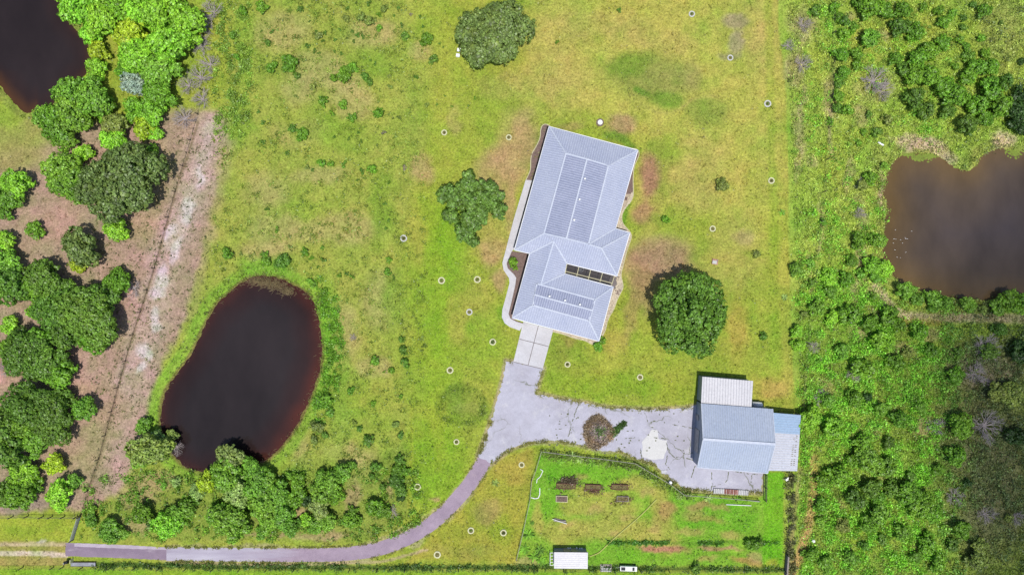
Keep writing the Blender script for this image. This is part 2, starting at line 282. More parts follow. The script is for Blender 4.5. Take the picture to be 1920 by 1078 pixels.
class MB:
    """collects shapes into ONE mesh"""
    def __init__(s): s.v = []; s.f = []; s.m = []
    def add(s, vs, fs, mi=0):
        b = len(s.v); s.v += [tuple(v) for v in vs]; s.f += [tuple(b + i for i in f) for f in fs]; s.m += [mi] * len(fs)
    def box(s, c, d, rz=0, mi=0, M=None):
        x, y, z = d[0] / 2, d[1] / 2, d[2] / 2; ca, sa = math.cos(rz), math.sin(rz); vs = []
        for dz in (-z, z):
            for dx, dy in ((-x, -y), (x, -y), (x, y), (-x, y)):
                p = Vector((dx, dy, dz))
                p = M @ p if M else Vector((dx * ca - dy * sa, dx * sa + dy * ca, dz))
                vs.append(p + Vector(c))
        s.add(vs, [(3, 2, 1, 0), (4, 5, 6, 7), (0, 1, 5, 4), (1, 2, 6, 5), (2, 3, 7, 6), (3, 0, 4, 7)], mi)
    def bar(s, a, b, wd, ht, mi=0):
        a = Vector(a); b = Vector(b); d = b - a; l = d.length
        if l < 1e-5: return
        d.normalize(); side = d.cross(Vector((0, 0, 1)))
        if side.length < 1e-3: side = Vector((1, 0, 0))
        side.normalize(); up = side.cross(d)
        vs = [p + side * sx * wd / 2 + up * sz * ht / 2 for p in (a, b) for sx, sz in ((-1, -1), (1, -1), (1, 1), (-1, 1))]
        s.add(vs, [(0, 1, 2, 3), (7, 6, 5, 4), (0, 4, 5, 1), (1, 5, 6, 2), (2, 6, 7, 3), (3, 7, 4, 0)], mi)
    def tube(s, a, b, r0, r1=None, n=8, mi=0, caps=True):
        a = Vector(a); b = Vector(b); r1 = r0 if r1 is None else r1; d = (b - a)
        if d.length < 1e-6: return
        q = d.to_track_quat('Z', 'Y'); vs = []
        for p, r in ((a, r0), (b, r1)):
            for i in range(n): vs.append(p + q @ Vector((math.cos(2 * PI * i / n) * r, math.sin(2 * PI * i / n) * r, 0)))
        fs = [(i, (i + 1) % n, n + (i + 1) % n, n + i) for i in range(n)]
        if caps: fs += [tuple(range(n - 1, -1, -1)), tuple(range(n, 2 * n))]
        s.add(vs, fs, mi)
    def ring(s, c, R, r, z0, z1, n=28, mi=0, jit=0):
        vs = []
        for i in range(n):
            a = 2 * PI * i / n; ca, sa = math.cos(a), math.sin(a); j = 1 + random.uniform(-jit, jit)
            for rr, zz in ((R * j, z0), (R * .97 * j, z1), (r * 1.03 * j, z1), (r * j, z0)): vs.append((c[0] + ca * rr, c[1] + sa * rr, c[2] + zz))
        fs = []
        for i in range(n):
            k = (i + 1) % n
            for j in range(4): fs.append((4 * i + j, 4 * i + (j + 1) % 4, 4 * k + (j + 1) % 4, 4 * k + j))
        s.add(vs, [f[::-1] for f in fs], mi)
    def dome(s, c, rx, ry, rz, n=12, m=5, mi=0, full=False):
        vs = []; fs = []; lo = -m if full else 0
        rows = list(range(lo, m))
        for j in rows:
            t = PI / 2 * j / m
            for i in range(n): vs.append((c[0] + rx * math.cos(t) * math.cos(2 * PI * i / n), c[1] + ry * math.cos(t) * math.sin(2 * PI * i / n), c[2] + rz * math.sin(t)))
        for j in range(len(rows) - 1):
            for i in range(n): fs.append((j * n + i, j * n + (i + 1) % n, (j + 1) * n + (i + 1) % n, (j + 1) * n + i))
        vs.append((c[0], c[1], c[2] + rz)); k = (len(rows) - 1) * n
        for i in range(n): fs.append((k + i, k + (i + 1) % n, len(vs) - 1))
        s.add(vs, fs, mi)
    def sheet(s, P, z, mi=0, thick=0):
        vs = [(p[0], p[1], z) for p in P]
        a = sum(P[i][0] * P[(i + 1) % len(P)][1] - P[(i + 1) % len(P)][0] * P[i][1] for i in range(len(P)))
        if a < 0: vs = vs[::-1]
        n = len(vs); s.add(vs, [tuple(range(n))], mi)
        if thick:
            lo = [(v[0], v[1], z - thick) for v in vs]; s.add(vs + lo, [(i, n + i, n + (i + 1) % n, (i + 1) % n) for i in range(n)], mi)
    def mesh(s, name, mats):
        me = bpy.data.meshes.new(name); me.from_pydata(s.v, [], s.f)
        for m in (mats if isinstance(mats, list) else [mats]): me.materials.append(m)
        me.polygons.foreach_set('material_index', s.m); me.update(); return me
    def build(s, name, mats, parent=None, loc=None, smooth_=False):
        me = s.mesh(name, mats)
        if smooth_: me.polygons.foreach_set('use_smooth', [True] * len(me.polygons))
        return link(name, me, parent, loc)
# ------------------------------------------------------------------ materials
def nodes(name):
    m = bpy.data.materials.new(name); m.use_nodes = True; t = m.node_tree
    return m, t, t.nodes, t.links, t.nodes['Principled BSDF']
def noise(t, scale, detail=4, vec=None, rough=.6, coord='Object', stretch=None):
    n = t.nodes.new('ShaderNodeTexNoise'); n.inputs['Scale'].default_value = scale; n.inputs['Detail'].default_value = detail; n.inputs['Roughness'].default_value = rough
    tc = t.nodes.new('ShaderNodeTexCoord'); src = tc.outputs[coord]
    if stretch:
        mp = t.nodes.new('ShaderNodeMapping'); mp.inputs['Scale'].default_value = stretch[:3]
        mp.inputs['Rotation'].default_value = (0, 0, stretch[3] if len(stretch) > 3 else 0); t.links.new(src, mp.inputs[0]); src = mp.outputs[0]
    t.links.new(src, n.inputs['Vector']); return n.outputs['Fac']
def mrange(t, v, a, b, c, d):
    n = t.nodes.new('ShaderNodeMapRange'); t.links.new(v, n.inputs[0])
    for i, x in enumerate((a, b, c, d)): n.inputs[i + 1].default_value = x
    return n.outputs[0]
def mixc(t, f, a, b, mode='MIX'):
    n = t.nodes.new('ShaderNodeMix'); n.data_type = 'RGBA'; n.blend_type = mode
    for s_, v in ((n.inputs[0], f), (n.inputs[6], a), (n.inputs[7], b)):
        if isinstance(v, (int, float)): s_.default_value = v
        elif isinstance(v, tuple): s_.default_value = (*v[:3], 1)
        else: t.links.new(v, s_)
    return n.outputs[2]
def scalec(t, c, f):
    n = t.nodes.new('ShaderNodeVectorMath'); n.operation = 'SCALE'; 
    if isinstance(c, tuple): n.inputs[0].default_value = c
    else: t.links.new(c, n.inputs[0])
    if isinstance(f, float): n.inputs[3].default_value = f
    else: t.links.new(f, n.inputs[3])
    return n.outputs[0]
def simple(name, rgb, rough=.7, metal=0.0, var=.25, scale=1.5, c2=None, bump=0, spec=.3, fine=.12):
    m, t, N, K, p = nodes(name)
    f = noise(t, scale, 5); g = noise(t, scale * 9, 3)
    c = scalec(t, rgb, mrange(t, f, .3, .7, 1 - var, 1 + var))
    c = scalec(t, c, mrange(t, g, .3, .7, 1 - fine, 1 + fine))
    if c2: c = mixc(t, mrange(t, noise(t, scale * .6, 6, rough=.7), .55, .7, 0, .85), c, c2)
    K.new(c, p.inputs['Base Color']); p.inputs['Roughness'].default_value = rough; p.inputs['Metallic'].default_value = metal
    p.inputs['Specular IOR Level'].default_value = spec
    if bump:
        b = N.new('ShaderNodeBump'); b.inputs['Strength'].default_value = .6; b.inputs['Distance'].default_value = bump; K.new(g, b.inputs['Height']); K.new(b.outputs[0], p.inputs['Normal'])
    return m
def ground_mat():
    m, t, N, K, p = nodes('ground_soil_and_grass')
    a = N.new('ShaderNodeAttribute'); a.attribute_name = 'tone'; c = a.outputs['Color']
    f1 = noise(t, 2.6, 4, rough=.75); f2 = noise(t, .9, 4); f3 = noise(t, 5.5, 2)
    c = scalec(t, c, mrange(t, f1, .34, .66, .60, 1.38)); c = scalec(t, c, mrange(t, f2, .3, .7, .86, 1.14))
    c = mixc(t, mrange(t, f3, .54, .66, 0, .6), c, mixc(t, .5, c, A(224, 206, 140)))
    c = mixc(t, mrange(t, noise(t, 3.7, 3), .56, .68, 0, .45), c, mixc(t, .7, c, A(80, 112, 40)))
    K.new(c, p.inputs['Base Color']); p.inputs['Roughness'].default_value = .95; p.inputs['Specular IOR Level'].default_value = .1
    b = N.new('ShaderNodeBump'); b.inputs['Strength'].default_value = .7; b.inputs['Distance'].default_value = .12; K.new(f1, b.inputs['Height']); K.new(b.outputs[0], p.inputs['Normal'])
    return m
def leaf_mat(name, attr=None, trans=.22, var=.55):
    m, t, N, K, p = nodes(name); out = N['Material Output']; N.remove(p)
    if attr: a = N.new('ShaderNodeAttribute'); a.attribute_name = attr; c = a.outputs['Color']
    else: a = N.new('ShaderNodeObjectInfo'); c = a.outputs['Color']
    g = N.new('ShaderNodeNewGeometry')
    c = scalec(t, c, mrange(t, g.outputs['Random Per Island'], 0, 1, 1 - var, 1 + var))
    f = noise(t, .55, 4, coord='Object', rough=.7); c = scalec(t, c, mrange(t, f, .32, .68, .68, 1.32))
    c = mixc(t, mrange(t, noise(t, .4, 3), .48, .66, 0, .6), c, mixc(t, 1.0, c, (1.26, 1.1, .85), 'MULTIPLY'))
    d = N.new('ShaderNodeBsdfDiffuse'); tr = N.new('ShaderNodeBsdfTranslucent'); gl = N.new('ShaderNodeBsdfGlossy'); gl.inputs['Roughness'].default_value = .45
    K.new(c, d.inputs[0]); K.new(mixc(t, 1.0, c, (1.15, 1.3, .5), 'MULTIPLY'), tr.inputs[0])
    mx = N.new('ShaderNodeMixShader'); mx.inputs[0].default_value = trans; K.new(d.outputs[0], mx.inputs[1]); K.new(tr.outputs[0], mx.inputs[2])
    m2 = N.new('ShaderNodeMixShader'); m2.inputs[0].default_value = .035; K.new(mx.outputs[0], m2.inputs[1]); K.new(gl.outputs[0], m2.inputs[2])
    K.new(m2.outputs[0], out.inputs[0]); return m
def water_mat():
    m, t, N, K, p = nodes('tannin_water')
    a = N.new('ShaderNodeAttribute'); a.attribute_name = 'tone'
    c = scalec(t, a.outputs['Color'], mrange(t, noise(t, .09, 5, stretch=(1, .5, 1, .5)), .35, .65, .78, 1.22))
    K.new(c, p.inputs['Base Color']); p.inputs['Roughness'].default_value = .12; p.inputs['IOR'].default_value = 1.33
    b = N.new('ShaderNodeBump'); b.inputs['Strength'].default_value = .25; b.inputs['Distance'].default_value = .05
    K.new(noise(t, 1.6, 3, stretch=(1, 2.2, 1, .4)), b.inputs['Height']); K.new(b.outputs[0], p.inputs['Normal'])
    return m
def paving(name, base, dark, stainscale=.25, c3=None, rough=.85, crack=0, stretch=None, k3=.6, bleach=None):
    m, t, N, K, p = nodes(name)
    c = mixc(t, mrange(t, noise(t, stainscale, 6, rough=.65, stretch=stretch), .38, .68, 0, 1), base, dark)
    if c3: c = mixc(t, mrange(t, noise(t, stainscale * 3.1, 6, rough=.7, stretch=stretch), .56, .7, 0, k3), c, c3)
    c = scalec(t, c, mrange(t, noise(t, 6, 3), .3, .7, .90, 1.10)); c = scalec(t, c, mrange(t, noise(t, .5, 5, rough=.7), .35, .65, .94, 1.06))
    c = scalec(t, c, mrange(t, noise(t, 1.4, 4), .3, .7, .95, 1.05))
    if bleach:   # sun-bleached towards the road's far end
        tc = N.new('ShaderNodeTexCoord'); sp = N.new('ShaderNodeSeparateXYZ'); K.new(tc.outputs['Object'], sp.inputs[0]); ad = N.new('ShaderNodeMath'); ad.operation = 'ADD'
        K.new(sp.outputs[0], ad.inputs[0]); K.new(mrange(t, noise(t, .35, 6, rough=.7, stretch=(.3, 2, 1)), .3, .7, -5, 5), ad.inputs[1])
        c = mixc(t, mrange(t, ad.outputs[0], -50, -41, 1, 0), c, mixc(t, mrange(t, noise(t, .3, 5, stretch=(.3, 2, 1)), .35, .65, 0, 1), bleach, A(186, 176, 194)))
    if crack:
        v = N.new('ShaderNodeTexVoronoi'); v.feature = 'DISTANCE_TO_EDGE'; v.inputs['Scale'].default_value = crack
        tc = N.new('ShaderNodeTexCoord'); nn = N.new('ShaderNodeTexNoise'); nn.inputs['Scale'].default_value = .6; nn.inputs['Detail'].default_value = 5
        K.new(tc.outputs['Object'], nn.inputs['Vector']); ad = N.new('ShaderNodeVectorMath'); ad.operation = 'MULTIPLY_ADD'
        K.new(nn.outputs['Color'], ad.inputs[0]); ad.inputs[1].default_value = (2.5, 2.5, 0); K.new(tc.outputs['Object'], ad.inputs[2]); K.new(ad.outputs[0], v.inputs['Vector'])
        cm = N.new('ShaderNodeMath'); cm.operation = 'MULTIPLY'; K.new(mrange(t, v.outputs['Distance'], .004, .016, 1, 0), cm.inputs[0])
        K.new(mrange(t, noise(t, .12, 3), .5, .6, 0, .8), cm.inputs[1]); c = mixc(t, cm.outputs[0], c, A(120, 125, 90))
    K.new(c, p.inputs['Base Color']); p.inputs['Roughness'].default_value = rough; p.inputs['Specular IOR Level'].default_value = .2
    return m
def roof_mat(name, rgb, rgb2, metal=.08, rough=.62, var=.1):
    m, t, N, K, p = nodes(name)
    c = mixc(t, mrange(t, noise(t, .22, 6, rough=.75), .38, .62, 0, 1), rgb, rgb2)
    c = scalec(t, c, mrange(t, noise(t, 3, 4), .3, .7, 1 - var, 1 + var))
    K.new(c, p.inputs['Base Color']); p.inputs['Metallic'].default_value = min(metal, .08); p.inputs['Roughness'].default_value = rough; p.inputs['Specular IOR Level'].default_value = .25; return m
M = {}
M['ground'] = ground_mat(); M['leaf'] = leaf_mat('leaves'); M['stuffleaf'] = leaf_mat('ground_leaves', 'tone', .2, .3)
M['bark'] = simple('bark', (.13, .10, .08), .9, var=.3, scale=3); M['deadwood'] = simple('dead_wood', A(205, 192, 190), .9, var=.25, scale=2)
M['water'] = water_mat()
M['gravel'] = paving('pale_crushed_shell_yard', A(212, 210, 224), A(196, 192, 204), .12, A(232, 230, 232), crack=.16, k3=.8)
M['asphalt'] = paving('purple_grey_asphalt', A(188, 168, 184), A(172, 152, 170), .3, A(200, 180, 184), k3=.4, bleach=A(216, 210, 224))
M['asphalt_pale'] = paving('bleached_asphalt', A(214, 208, 222), A(194, 186, 202), .25, A(224, 218, 224), stretch=(.3, 2, 1))
M['asphalt_old'] = paving('old_asphalt', A(170, 150, 168), A(150, 132, 152), .2, A(206, 192, 202), stretch=(.3, 1.5, 1))
M['asphalt_edge'] = paving('faded_asphalt_edge', A(214, 200, 212), A(200, 184, 198), .4)
M['concrete'] = paving('concrete', A(234, 232, 236), A(222, 218, 220), .2); M['joint'] = simple('joint', A(150, 142, 140), .9)
M['concrete_old'] = paving('whitish_slab', A(244, 242, 238), A(228, 226, 224), .5)
M['crack'] = simple('weeds_in_cracks', A(124, 128, 100), .95, var=.4, scale=3)
M['mulch'] = simple('mulch', A(142, 120, 112), .95, var=.3, scale=3, fine=.3); M['kerb'] = simple('cream_kerb', A(222, 214, 172), .8, var=.1)
M['stone'] = simple('pale_stone', A(232, 216, 190), .85, var=.22, scale=2.5, fine=.3)
M['roof'] = roof_mat('galvanised_roof', A(188, 195, 220), A(200, 206, 228), var=.07); M['roof_rib'] = roof_mat('roof_ribs_painted_highlight', A(216, 223, 244), A(224, 230, 248), .2)  # ribs share the sheet metal; their seam highlights are painted as a lighter tone
M['roof_in'] = roof_mat('galvanised_roof_painted_dim', A(152, 160, 188), A(168, 174, 202)); M['rib_in'] = roof_mat('upper_ribs_painted_highlight', A(198, 204, 226), A(206, 212, 232), .2)  # same metal as the outer slopes, its dimmer reflection painted into the colour
M['cap'] = roof_mat('ridge_cap', A(214, 222, 240), A(224, 230, 244), .15)
M['barn'] = roof_mat('blue_grey_sheet', A(192, 204, 228), A(200, 210, 230)); M['barn_rib'] = roof_mat('barn_ribs_painted_highlight', A(206, 216, 232), A(212, 222, 238), .2)  # barn rib highlights painted in as a lighter tone
M['white_sheet'] = roof_mat('white_sheet', A(230, 228, 232), A(238, 236, 240), .05, .5); M['white_rib'] = roof_mat('white_ribs', A(216, 214, 220), A(224, 222, 228), .05, .5)
M['blue_sheet'] = roof_mat('pale_blue_sheet', A(168, 196, 226), A(176, 202, 232), .2); M['blue_rib'] = roof_mat('pale_blue_ribs_painted_highlight', A(190, 212, 236), A(196, 216, 240), .1)  # blue shed rib highlights painted in as a lighter tone
M['grey_sheet'] = roof_mat('weathered_sheet', A(212, 216, 230), A(222, 225, 236), .15)
M['wall'] = simple('cream_wall', (.55, .52, .46), .8, var=.08); M['metal_wall'] = roof_mat('metal_wall', A(150, 164, 190), A(160, 172, 196), .3, .5); M['dark'] = simple('dark_void', (.03, .03, .035), .7)
M['white'] = simple('white_paint', (.75, .75, .74), .5, var=.06); M['glass'] = simple('window_glass', (.05, .06, .07), .1, spec=.5)
M['ringw'] = simple('cream_ring', A(236, 234, 190), .8, var=.08); M['ringg'] = simple('grey_white_ring', A(226, 226, 220), .8, var=.1)
M['soil'] = simple('dark_soil', A(140, 130, 84), .95, var=.3, scale=3); M['grey'] = simple('grey_metal', A(168, 170, 178), .5, .3); M['galv'] = simple('galvanised_rail', A(196, 196, 198), .5, .2)
M['railgrey'] = simple('muted_rail', A(176, 174, 160), .8, var=.2); M['wood'] = simple('grey_wood', A(170, 160, 150), .9, var=.25, scale=2); M['bedwood'] = simple('weathered_red_board', A(128, 88, 76), .9, var=.3, scale=3); M['post'] = simple('fence_post', (.09, .075, .06), .9, var=.3)
M['rust'] = simple('rusty_sheet', A(214, 208, 204), .7, var=.1, scale=1, c2=A(178, 92, 62)); M['rustred'] = simple('rust', A(184, 96, 66), .85, var=.35, scale=1.2)
M['brick'] = simple('reddish_brick', A(206, 160, 140), .9, var=.2); M['black'] = simple('black_plastic', (.02, .02, .022), .5); M['hose'] = simple('pale_hose', A(214, 216, 120), .6, var=.1)
M['reed'] = simple('dry_reed', A(196, 176, 130), .9, var=.3)
def screen_mat():
    m, t, N, K, p = nodes('insect_screen'); p.inputs['Base Color'].default_value = (.035, .033, .036, 1); p.inputs['Roughness'].default_value = .8
    tr = N.new('ShaderNodeBsdfTransparent'); mx = N.new('ShaderNodeMixShader'); mx.inputs[0].default_value = .55
    K.new(tr.outputs[0], mx.inputs[1]); K.new(p.outputs[0], mx.inputs[2]); K.new(mx.outputs[0], N['Material Output'].inputs[0]); return m
M['screen'] = screen_mat()
# ------------------------------------------------------------------ ground sheet with the pond basins
def pond_sdf(px, py):
    d = np.full(px.shape, 1e9)
    wx = px + 7 * (fbm(px / 9, py / 9, 71) - .5); wy = py + 7 * (fbm(px / 9, py / 9, 72) - .5)
    for P in PONDS: d = np.minimum(d, sdf_poly(wx, wy, P))
    return d * S
def axis(a, step):
    x = np.arange(-a, a + step / 2, step); o = a + np.array([3, 8, 16, 30, 60, 120, 300, 900, 3000.]); return np.concatenate([-o[::-1], x, o])
gx = axis(108, .3); gy = axis(64.2, .3); nx, ny = len(gx), len(gy)
X, Y = np.meshgrid(gx, gy); px = X / S + 960; py = 539 - Y / S
px_c = np.clip(px, -140, 2060); py_c = np.clip(py, -120, 1190)
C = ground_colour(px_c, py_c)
far = (np.abs(X) > 112) | (np.abs(Y) > 66)
d = pond_sdf(px, py)
Z = np.where(d > 1.6, 0, np.where(d > 0, -.35 * (1 - d / 1.6) ** 1.3, np.maximum(-.35 + .35 * d, -2.2)))
bed = np.clip(-d / .6, 0, 1)[..., None]; C = C * (1 - bed) + np.array((.05, .025, .015)) * bed
Vg = np.stack([X, Y, Z], -1).reshape(-1, 3); I = np.arange(nx * ny).reshape(ny, nx)
Fg = np.stack([I[:-1, :-1], I[:-1, 1:], I[1:, 1:], I[1:, :-1]], -1).reshape(-1, 4)
tag(link('ground', fast_mesh('ground', Vg, Fg, M['ground'], C.reshape(-1, 3), True)), 'patchy green and tan pasture ground with bare soil', 'ground', kind='structure')
# water
def water(name, P, label, deep, mid, shallow, w1, w2, reddir=None):
    x0, x1 = min(p[0] for p in P) - 20, max(p[0] for p in P) + 20; y0, y1 = min(p[1] for p in P) - 20, max(p[1] for p in P) + 20
    ax = np.arange(x0, x1, 5); ay = np.arange(y0, y1, 5); PX, PY = np.meshgrid(ax, ay)
    s = sdf_poly(PX, PY, P); k = s + 14 * (fbm(PX / 30, PY / 30, 5) - .5)
    if reddir is not None: k = k + reddir(PX, PY)
    C = np.array(A(*shallow)) + (np.array(A(*mid)) - np.array(A(*shallow))) * np.clip(-k / w1, 0, 1)[..., None] ** .8
    C = C + (np.array(A(*deep)) - C) * np.clip((-k - w1) / w2, 0, 1)[..., None]
    V = np.stack([(PX - 960) * S, (539 - PY) * S, np.full(PX.shape, -.35)], -1).reshape(-1, 3)
    I = np.arange(PX.size).reshape(PX.shape); q = np.stack([I[:-1, :-1], I[1:, :-1], I[1:, 1:], I[:-1, 1:]], -1).reshape(-1, 4)
    keep = (s.reshape(-1)[q].min(1) < 11); q = q[keep]; u, inv = np.unique(q, return_inverse=True)
    tag(link(name, fast_mesh(name, V[u], inv.reshape(q.shape), M['water'], C.reshape(-1, 3)[u], True)), label, 'pond', kind='structure')
water('pond_water', POND_A, 'dark brown pond water in the top left corner', (52, 43, 43), (58, 43, 40), (92, 62, 40), 20, 26, lambda x, y: np.where((y > 130) & (x < 70), 4, -8))
water('pond_water', POND_B, 'near black oval pond below the pasture', (52, 45, 46), (56, 39, 38), (84, 44, 36), 22, 34, lambda x, y: np.clip((x - 470) / 9, -10, 6))
water('pond_water', POND_C, 'brown pond at the right edge', (86, 78, 82), (98, 84, 72), (122, 98, 62), 60, 120, lambda x, y: np.clip((1760 - x) / 8, -40, 16))
# ------------------------------------------------------------------ roads and yard
def sheetobj(name, P, z, mat, label=None, cat=None, jit=0, kind='structure', seed=1, step=6):
    Q = []
    n = len(P); rr = random.Random(seed)
    for i in range(n):
        a = P[i]; b = P[(i + 1) % n]; l = math.dist(a, b); k = max(1, int(l / step)) if jit else 1
        for j in range(k):
            t = j / k; jx = rr.uniform(-jit, jit) if jit else 0; jy = rr.uniform(-jit, jit) if jit else 0
            Q.append((a[0] + (b[0] - a[0]) * t + jx, a[1] + (b[1] - a[1]) * t + jy))
    mb = MB(); mb.sheet([G(*p)[:2] for p in Q], z); return tag(mb.build(name, mat), label, cat, kind=kind)
sheetobj('yard_pavement', YARD, .012, M['gravel'], 'pale lavender grey drive and yard paving with weedy cracks', 'pavement', 2.0, step=5)
sheetobj('pavement_patch', PATCH, .02, M['concrete_old'], 'whiter square slab in the yard left of the barn', 'pavement', .8)
def strip(P, w0, w1=None):
    Lf, R = [], []
    for i, p in enumerate(P):
        a = P[max(0, i - 1)]; b = P[min(len(P) - 1, i + 1)]; dx, dy = b[0] - a[0], b[1] - a[1]; l = math.hypot(dx, dy); nx_, ny_ = -dy / l, dx / l
        t = i / (len(P) - 1); wd = w0 + ((w1 if w1 else w0) - w0) * min(1, t * 1.6)
        j = random.uniform(-.35, .35)
        Lf.append((p[0] + nx_ * (wd + j), p[1] + ny_ * (wd + j))); R.append((p[0] - nx_ * wd, p[1] - ny_ * wd))
    return Lf + R[::-1]
def dense(P, st=9):
    Q = []
    for a, b in zip(P[:-1], P[1:]):
        k = max(1, int(math.dist(a, b) / st)); Q += [(a[0] + (b[0] - a[0]) * j / k, a[1] + (b[1] - a[1]) * j / k) for j in range(k)]
    return Q + [P[-1]]
RD = dense(ROAD)
cut = min(range(len(RD)), key=lambda i: abs(RD[i][0] - 520))
def wr(i): return 13 if i < 6 else 13.5
main_road = RD[:cut + 1]; pale_road = RD[cut:]
sheetobj('driveway', strip(RD, 14, 12.8), .008, M['asphalt'], 'purple grey asphalt driveway bleaching pale to the left', 'driveway')
sheetobj('driveway', ROAD_OLD, .008, M['asphalt_old'], 'dark old stretch of the driveway at the lower left', 'driveway', .5)
sheetobj('driveway_edge', [(140, 1017.5), (240, 1021.5), (312, 1025.5), (312, 1030), (270, 1029), (200, 1026.5), (140, 1024)], .013, M['asphalt_edge'], 'faded upper edge of the old driveway', 'driveway', .5)
sheetobj('garage_apron', [(981.2, 603), (1037.5, 618), (1017.6, 691), (962.7, 677.7)], .03, M['concrete'], 'square concrete apron in four slabs before the garage', 'apron')
jm = MB()
for a, b in (((1009.6, 610), (990.3, 684)), ((974, 635.5), (1028.5, 649.5)), ((962.7, 678.2), (1017.6, 691.5))):
    jm.bar(G(*a) + Vector((0, 0, .033)), G(*b) + Vector((0, 0, .033)), .13, .006)
tag(jm.build('apron_joint', M['joint']), 'dark joints between the apron slabs', 'joint', kind='structure')
WALK_O = [(985.7, 337.5), (963.4, 411), (948, 470), (941.9, 493), (944, 506), (954, 521), (955.5, 530), (949, 555), (942, 580), (941, 595), (946.3, 606), (956, 613), (974.5, 619.8)]
WALK_I = [(999.6, 338.7), (990, 375), (981, 411), (966, 466), (959.7, 471), (950, 494), (952, 503), (964, 515), (967.9, 521), (966, 535), (959, 566), (953.5, 588), (956.7, 597), (968, 603), (982, 607)]
sheetobj('sidewalk', WALK_O + WALK_I[::-1], .05, M['concrete'], 'winding white concrete walk along the left side of the house', 'walk')
sheetobj('mulch_bed', [(959.7, 471), (998, 476), (985, 535), (966, 600), (985, 607), (968, 604), (956.7, 598), (953.5, 588), (959, 566), (966, 535), (967.9, 521), (964, 515), (952, 503), (950, 494)], .035, M['mulch'], 'brown mulch bed between walk and house', 'bed')
EDGE_L = smooth([(1034, 240), (1028, 234.5), (1021, 233), (1015.5, 237), (1013.3, 246), (1013.3, 258), (1006, 274), (997, 288), (995, 300), (995, 318), (991, 328), (986, 338)], 2, False)
EDGE_R = smooth([(1182, 279.5), (1191, 279), (1197, 283), (1198.5, 290), (1195, 299), (1189, 311), (1186.5, 331), (1187.5, 358), (1187, 372), (1171, 391), (1165, 405), (1167, 420), (1180, 433), (1185, 443), (1179, 459), (1174, 474), (1168, 499), (1163.5, 516), (1168, 532), (1168, 541), (1161, 554), (1155.7, 565), (1151, 580), (1139.5, 598), (1135, 621), (1122, 641), (1111, 647), (1098, 638), (1078.5, 635), (1056, 626), (1037, 622)], 2, False)
sheetobj('mulch_bed', EDGE_L + [(1010, 338), (1034, 245)], .03, M['mulch'], 'brown mulch bed at the upper left corner of the house', 'bed')
sheetobj('mulch_bed', [p for p in EDGE_R if p[1] < 365 and p[0] > 1180] + [(1165, 365), (1180, 285)], .03, M['mulch'], 'narrow mulch bed at the upper right side of the house', 'bed')
sheetobj('stone_bed', [p for p in EDGE_R if p[1] > 362] + [(1040, 610), (1100, 560), (1120, 450), (1160, 365)], .026, simple('stone_bed_base', A(206, 188, 164), .9, var=.2, scale=3, fine=.3), 'cream rubble bed along the right side of the house', 'bed')
def kerb(P, label, h=.12, wd=.16, mat='kerb'):
    mb = MB()
    for a, b in zip(P[:-1], P[1:]): mb.bar(G(*a) + Vector((0, 0, h / 2)), G(*b) + Vector((0, 0, h / 2)), wd, h)
    tag(mb.build('garden_edging', M[mat]), label, 'edging')
kerb(EDGE_L, 'cream edging curving round the upper left bed of the house'); kerb(EDGE_R, 'long cream edging curving along the right side of the house')
# rubble
EP = EDGE_R; mb = MB(); rr = random.Random(5)
EPc = [p for p in EP if p[1] > 358]
for k in range(1500):
    i = rr.randrange(len(EPc) - 1); a, b = EPc[i], EPc[i + 1]; t = rr.random()
    x, y = a[0] + (b[0] - a[0]) * t, a[1] + (b[1] - a[1]) * t
    cx, cy = 1085 - x, 480 - y; l = math.hypot(cx, cy); o = rr.uniform(1, 14 if x > 1120 else 6); x += cx / l * o; y += cy / l * o
    p = G(x, y); r = rr.uniform(.10, .24)
    mb.dome((p.x, p.y, .02), r, r * rr.uniform(.6, 1), r * .6, 6, 2)
tag(mb.build('rubble', M['stone']), 'loose cream stones edging the right side of the house', 'stones', kind='stuff')
mb = MB()
for x, y, w_, h_ in ((1171, 372, 10, 6), (1158, 549, 10, 9)):
    p = G(x, y); mb.box((p.x, p.y, .05), (w_ * S, h_ * S, .08), -.26)
tag(mb.build('paver_pad', M['mulch']), 'two small brown square pads set in the stone border', 'pad', kind='structure')
# weeds in cracks of the yard
mb = MB(); rr = random.Random(9)
for P in ([(1085, 758), (1078, 775), (1075, 785), (1070, 800), (1066, 818)], [(1250, 830), (1252, 845), (1262, 856), (1280, 857), (1300, 862)], [(1334, 885), (1335, 905), (1337, 912), (1360, 904), (1364, 900), (1366, 884)], [(1260, 795), (1285, 800), (1300, 803)], [(1378, 884), (1400, 887), (1420, 890)], [(1410, 890), (1408, 905)], [(1332, 922), (1335, 910)], [(1201, 840), (1203, 862)], [(1172, 822), (1192, 820)], [(1252, 850), (1248, 870), (1256, 880)], [(1226, 820), (1246, 822), (1254, 830)], [(1038, 804), (1054, 804)], [(1296, 895), (1304, 870)]):
    D = dense(P, 3)
    for a, b in zip(D[:-1], D[1:]):
        q = (b[0] + rr.uniform(-1, 1), b[1] + rr.uniform(-1, 1))
        if rr.random() < .85: mb.bar(G(*a) + Vector((0, 0, .017)), G(*q) + Vector((0, 0, .017)), rr.uniform(.05, .2), .01 + rr.random() * .02)
for k in range(70):
    x = rr.uniform(1030, 1300); y = rr.uniform(775, 850)
    p = G(x, y); mb.dome((p.x, p.y, .01), rr.uniform(.08, .25), rr.uniform(.08, .2), .04, 6, 2)
tag(mb.build('crack_weed', M['crack']), 'dark weeds growing in the cracks of the yard', 'weeds', kind='stuff')
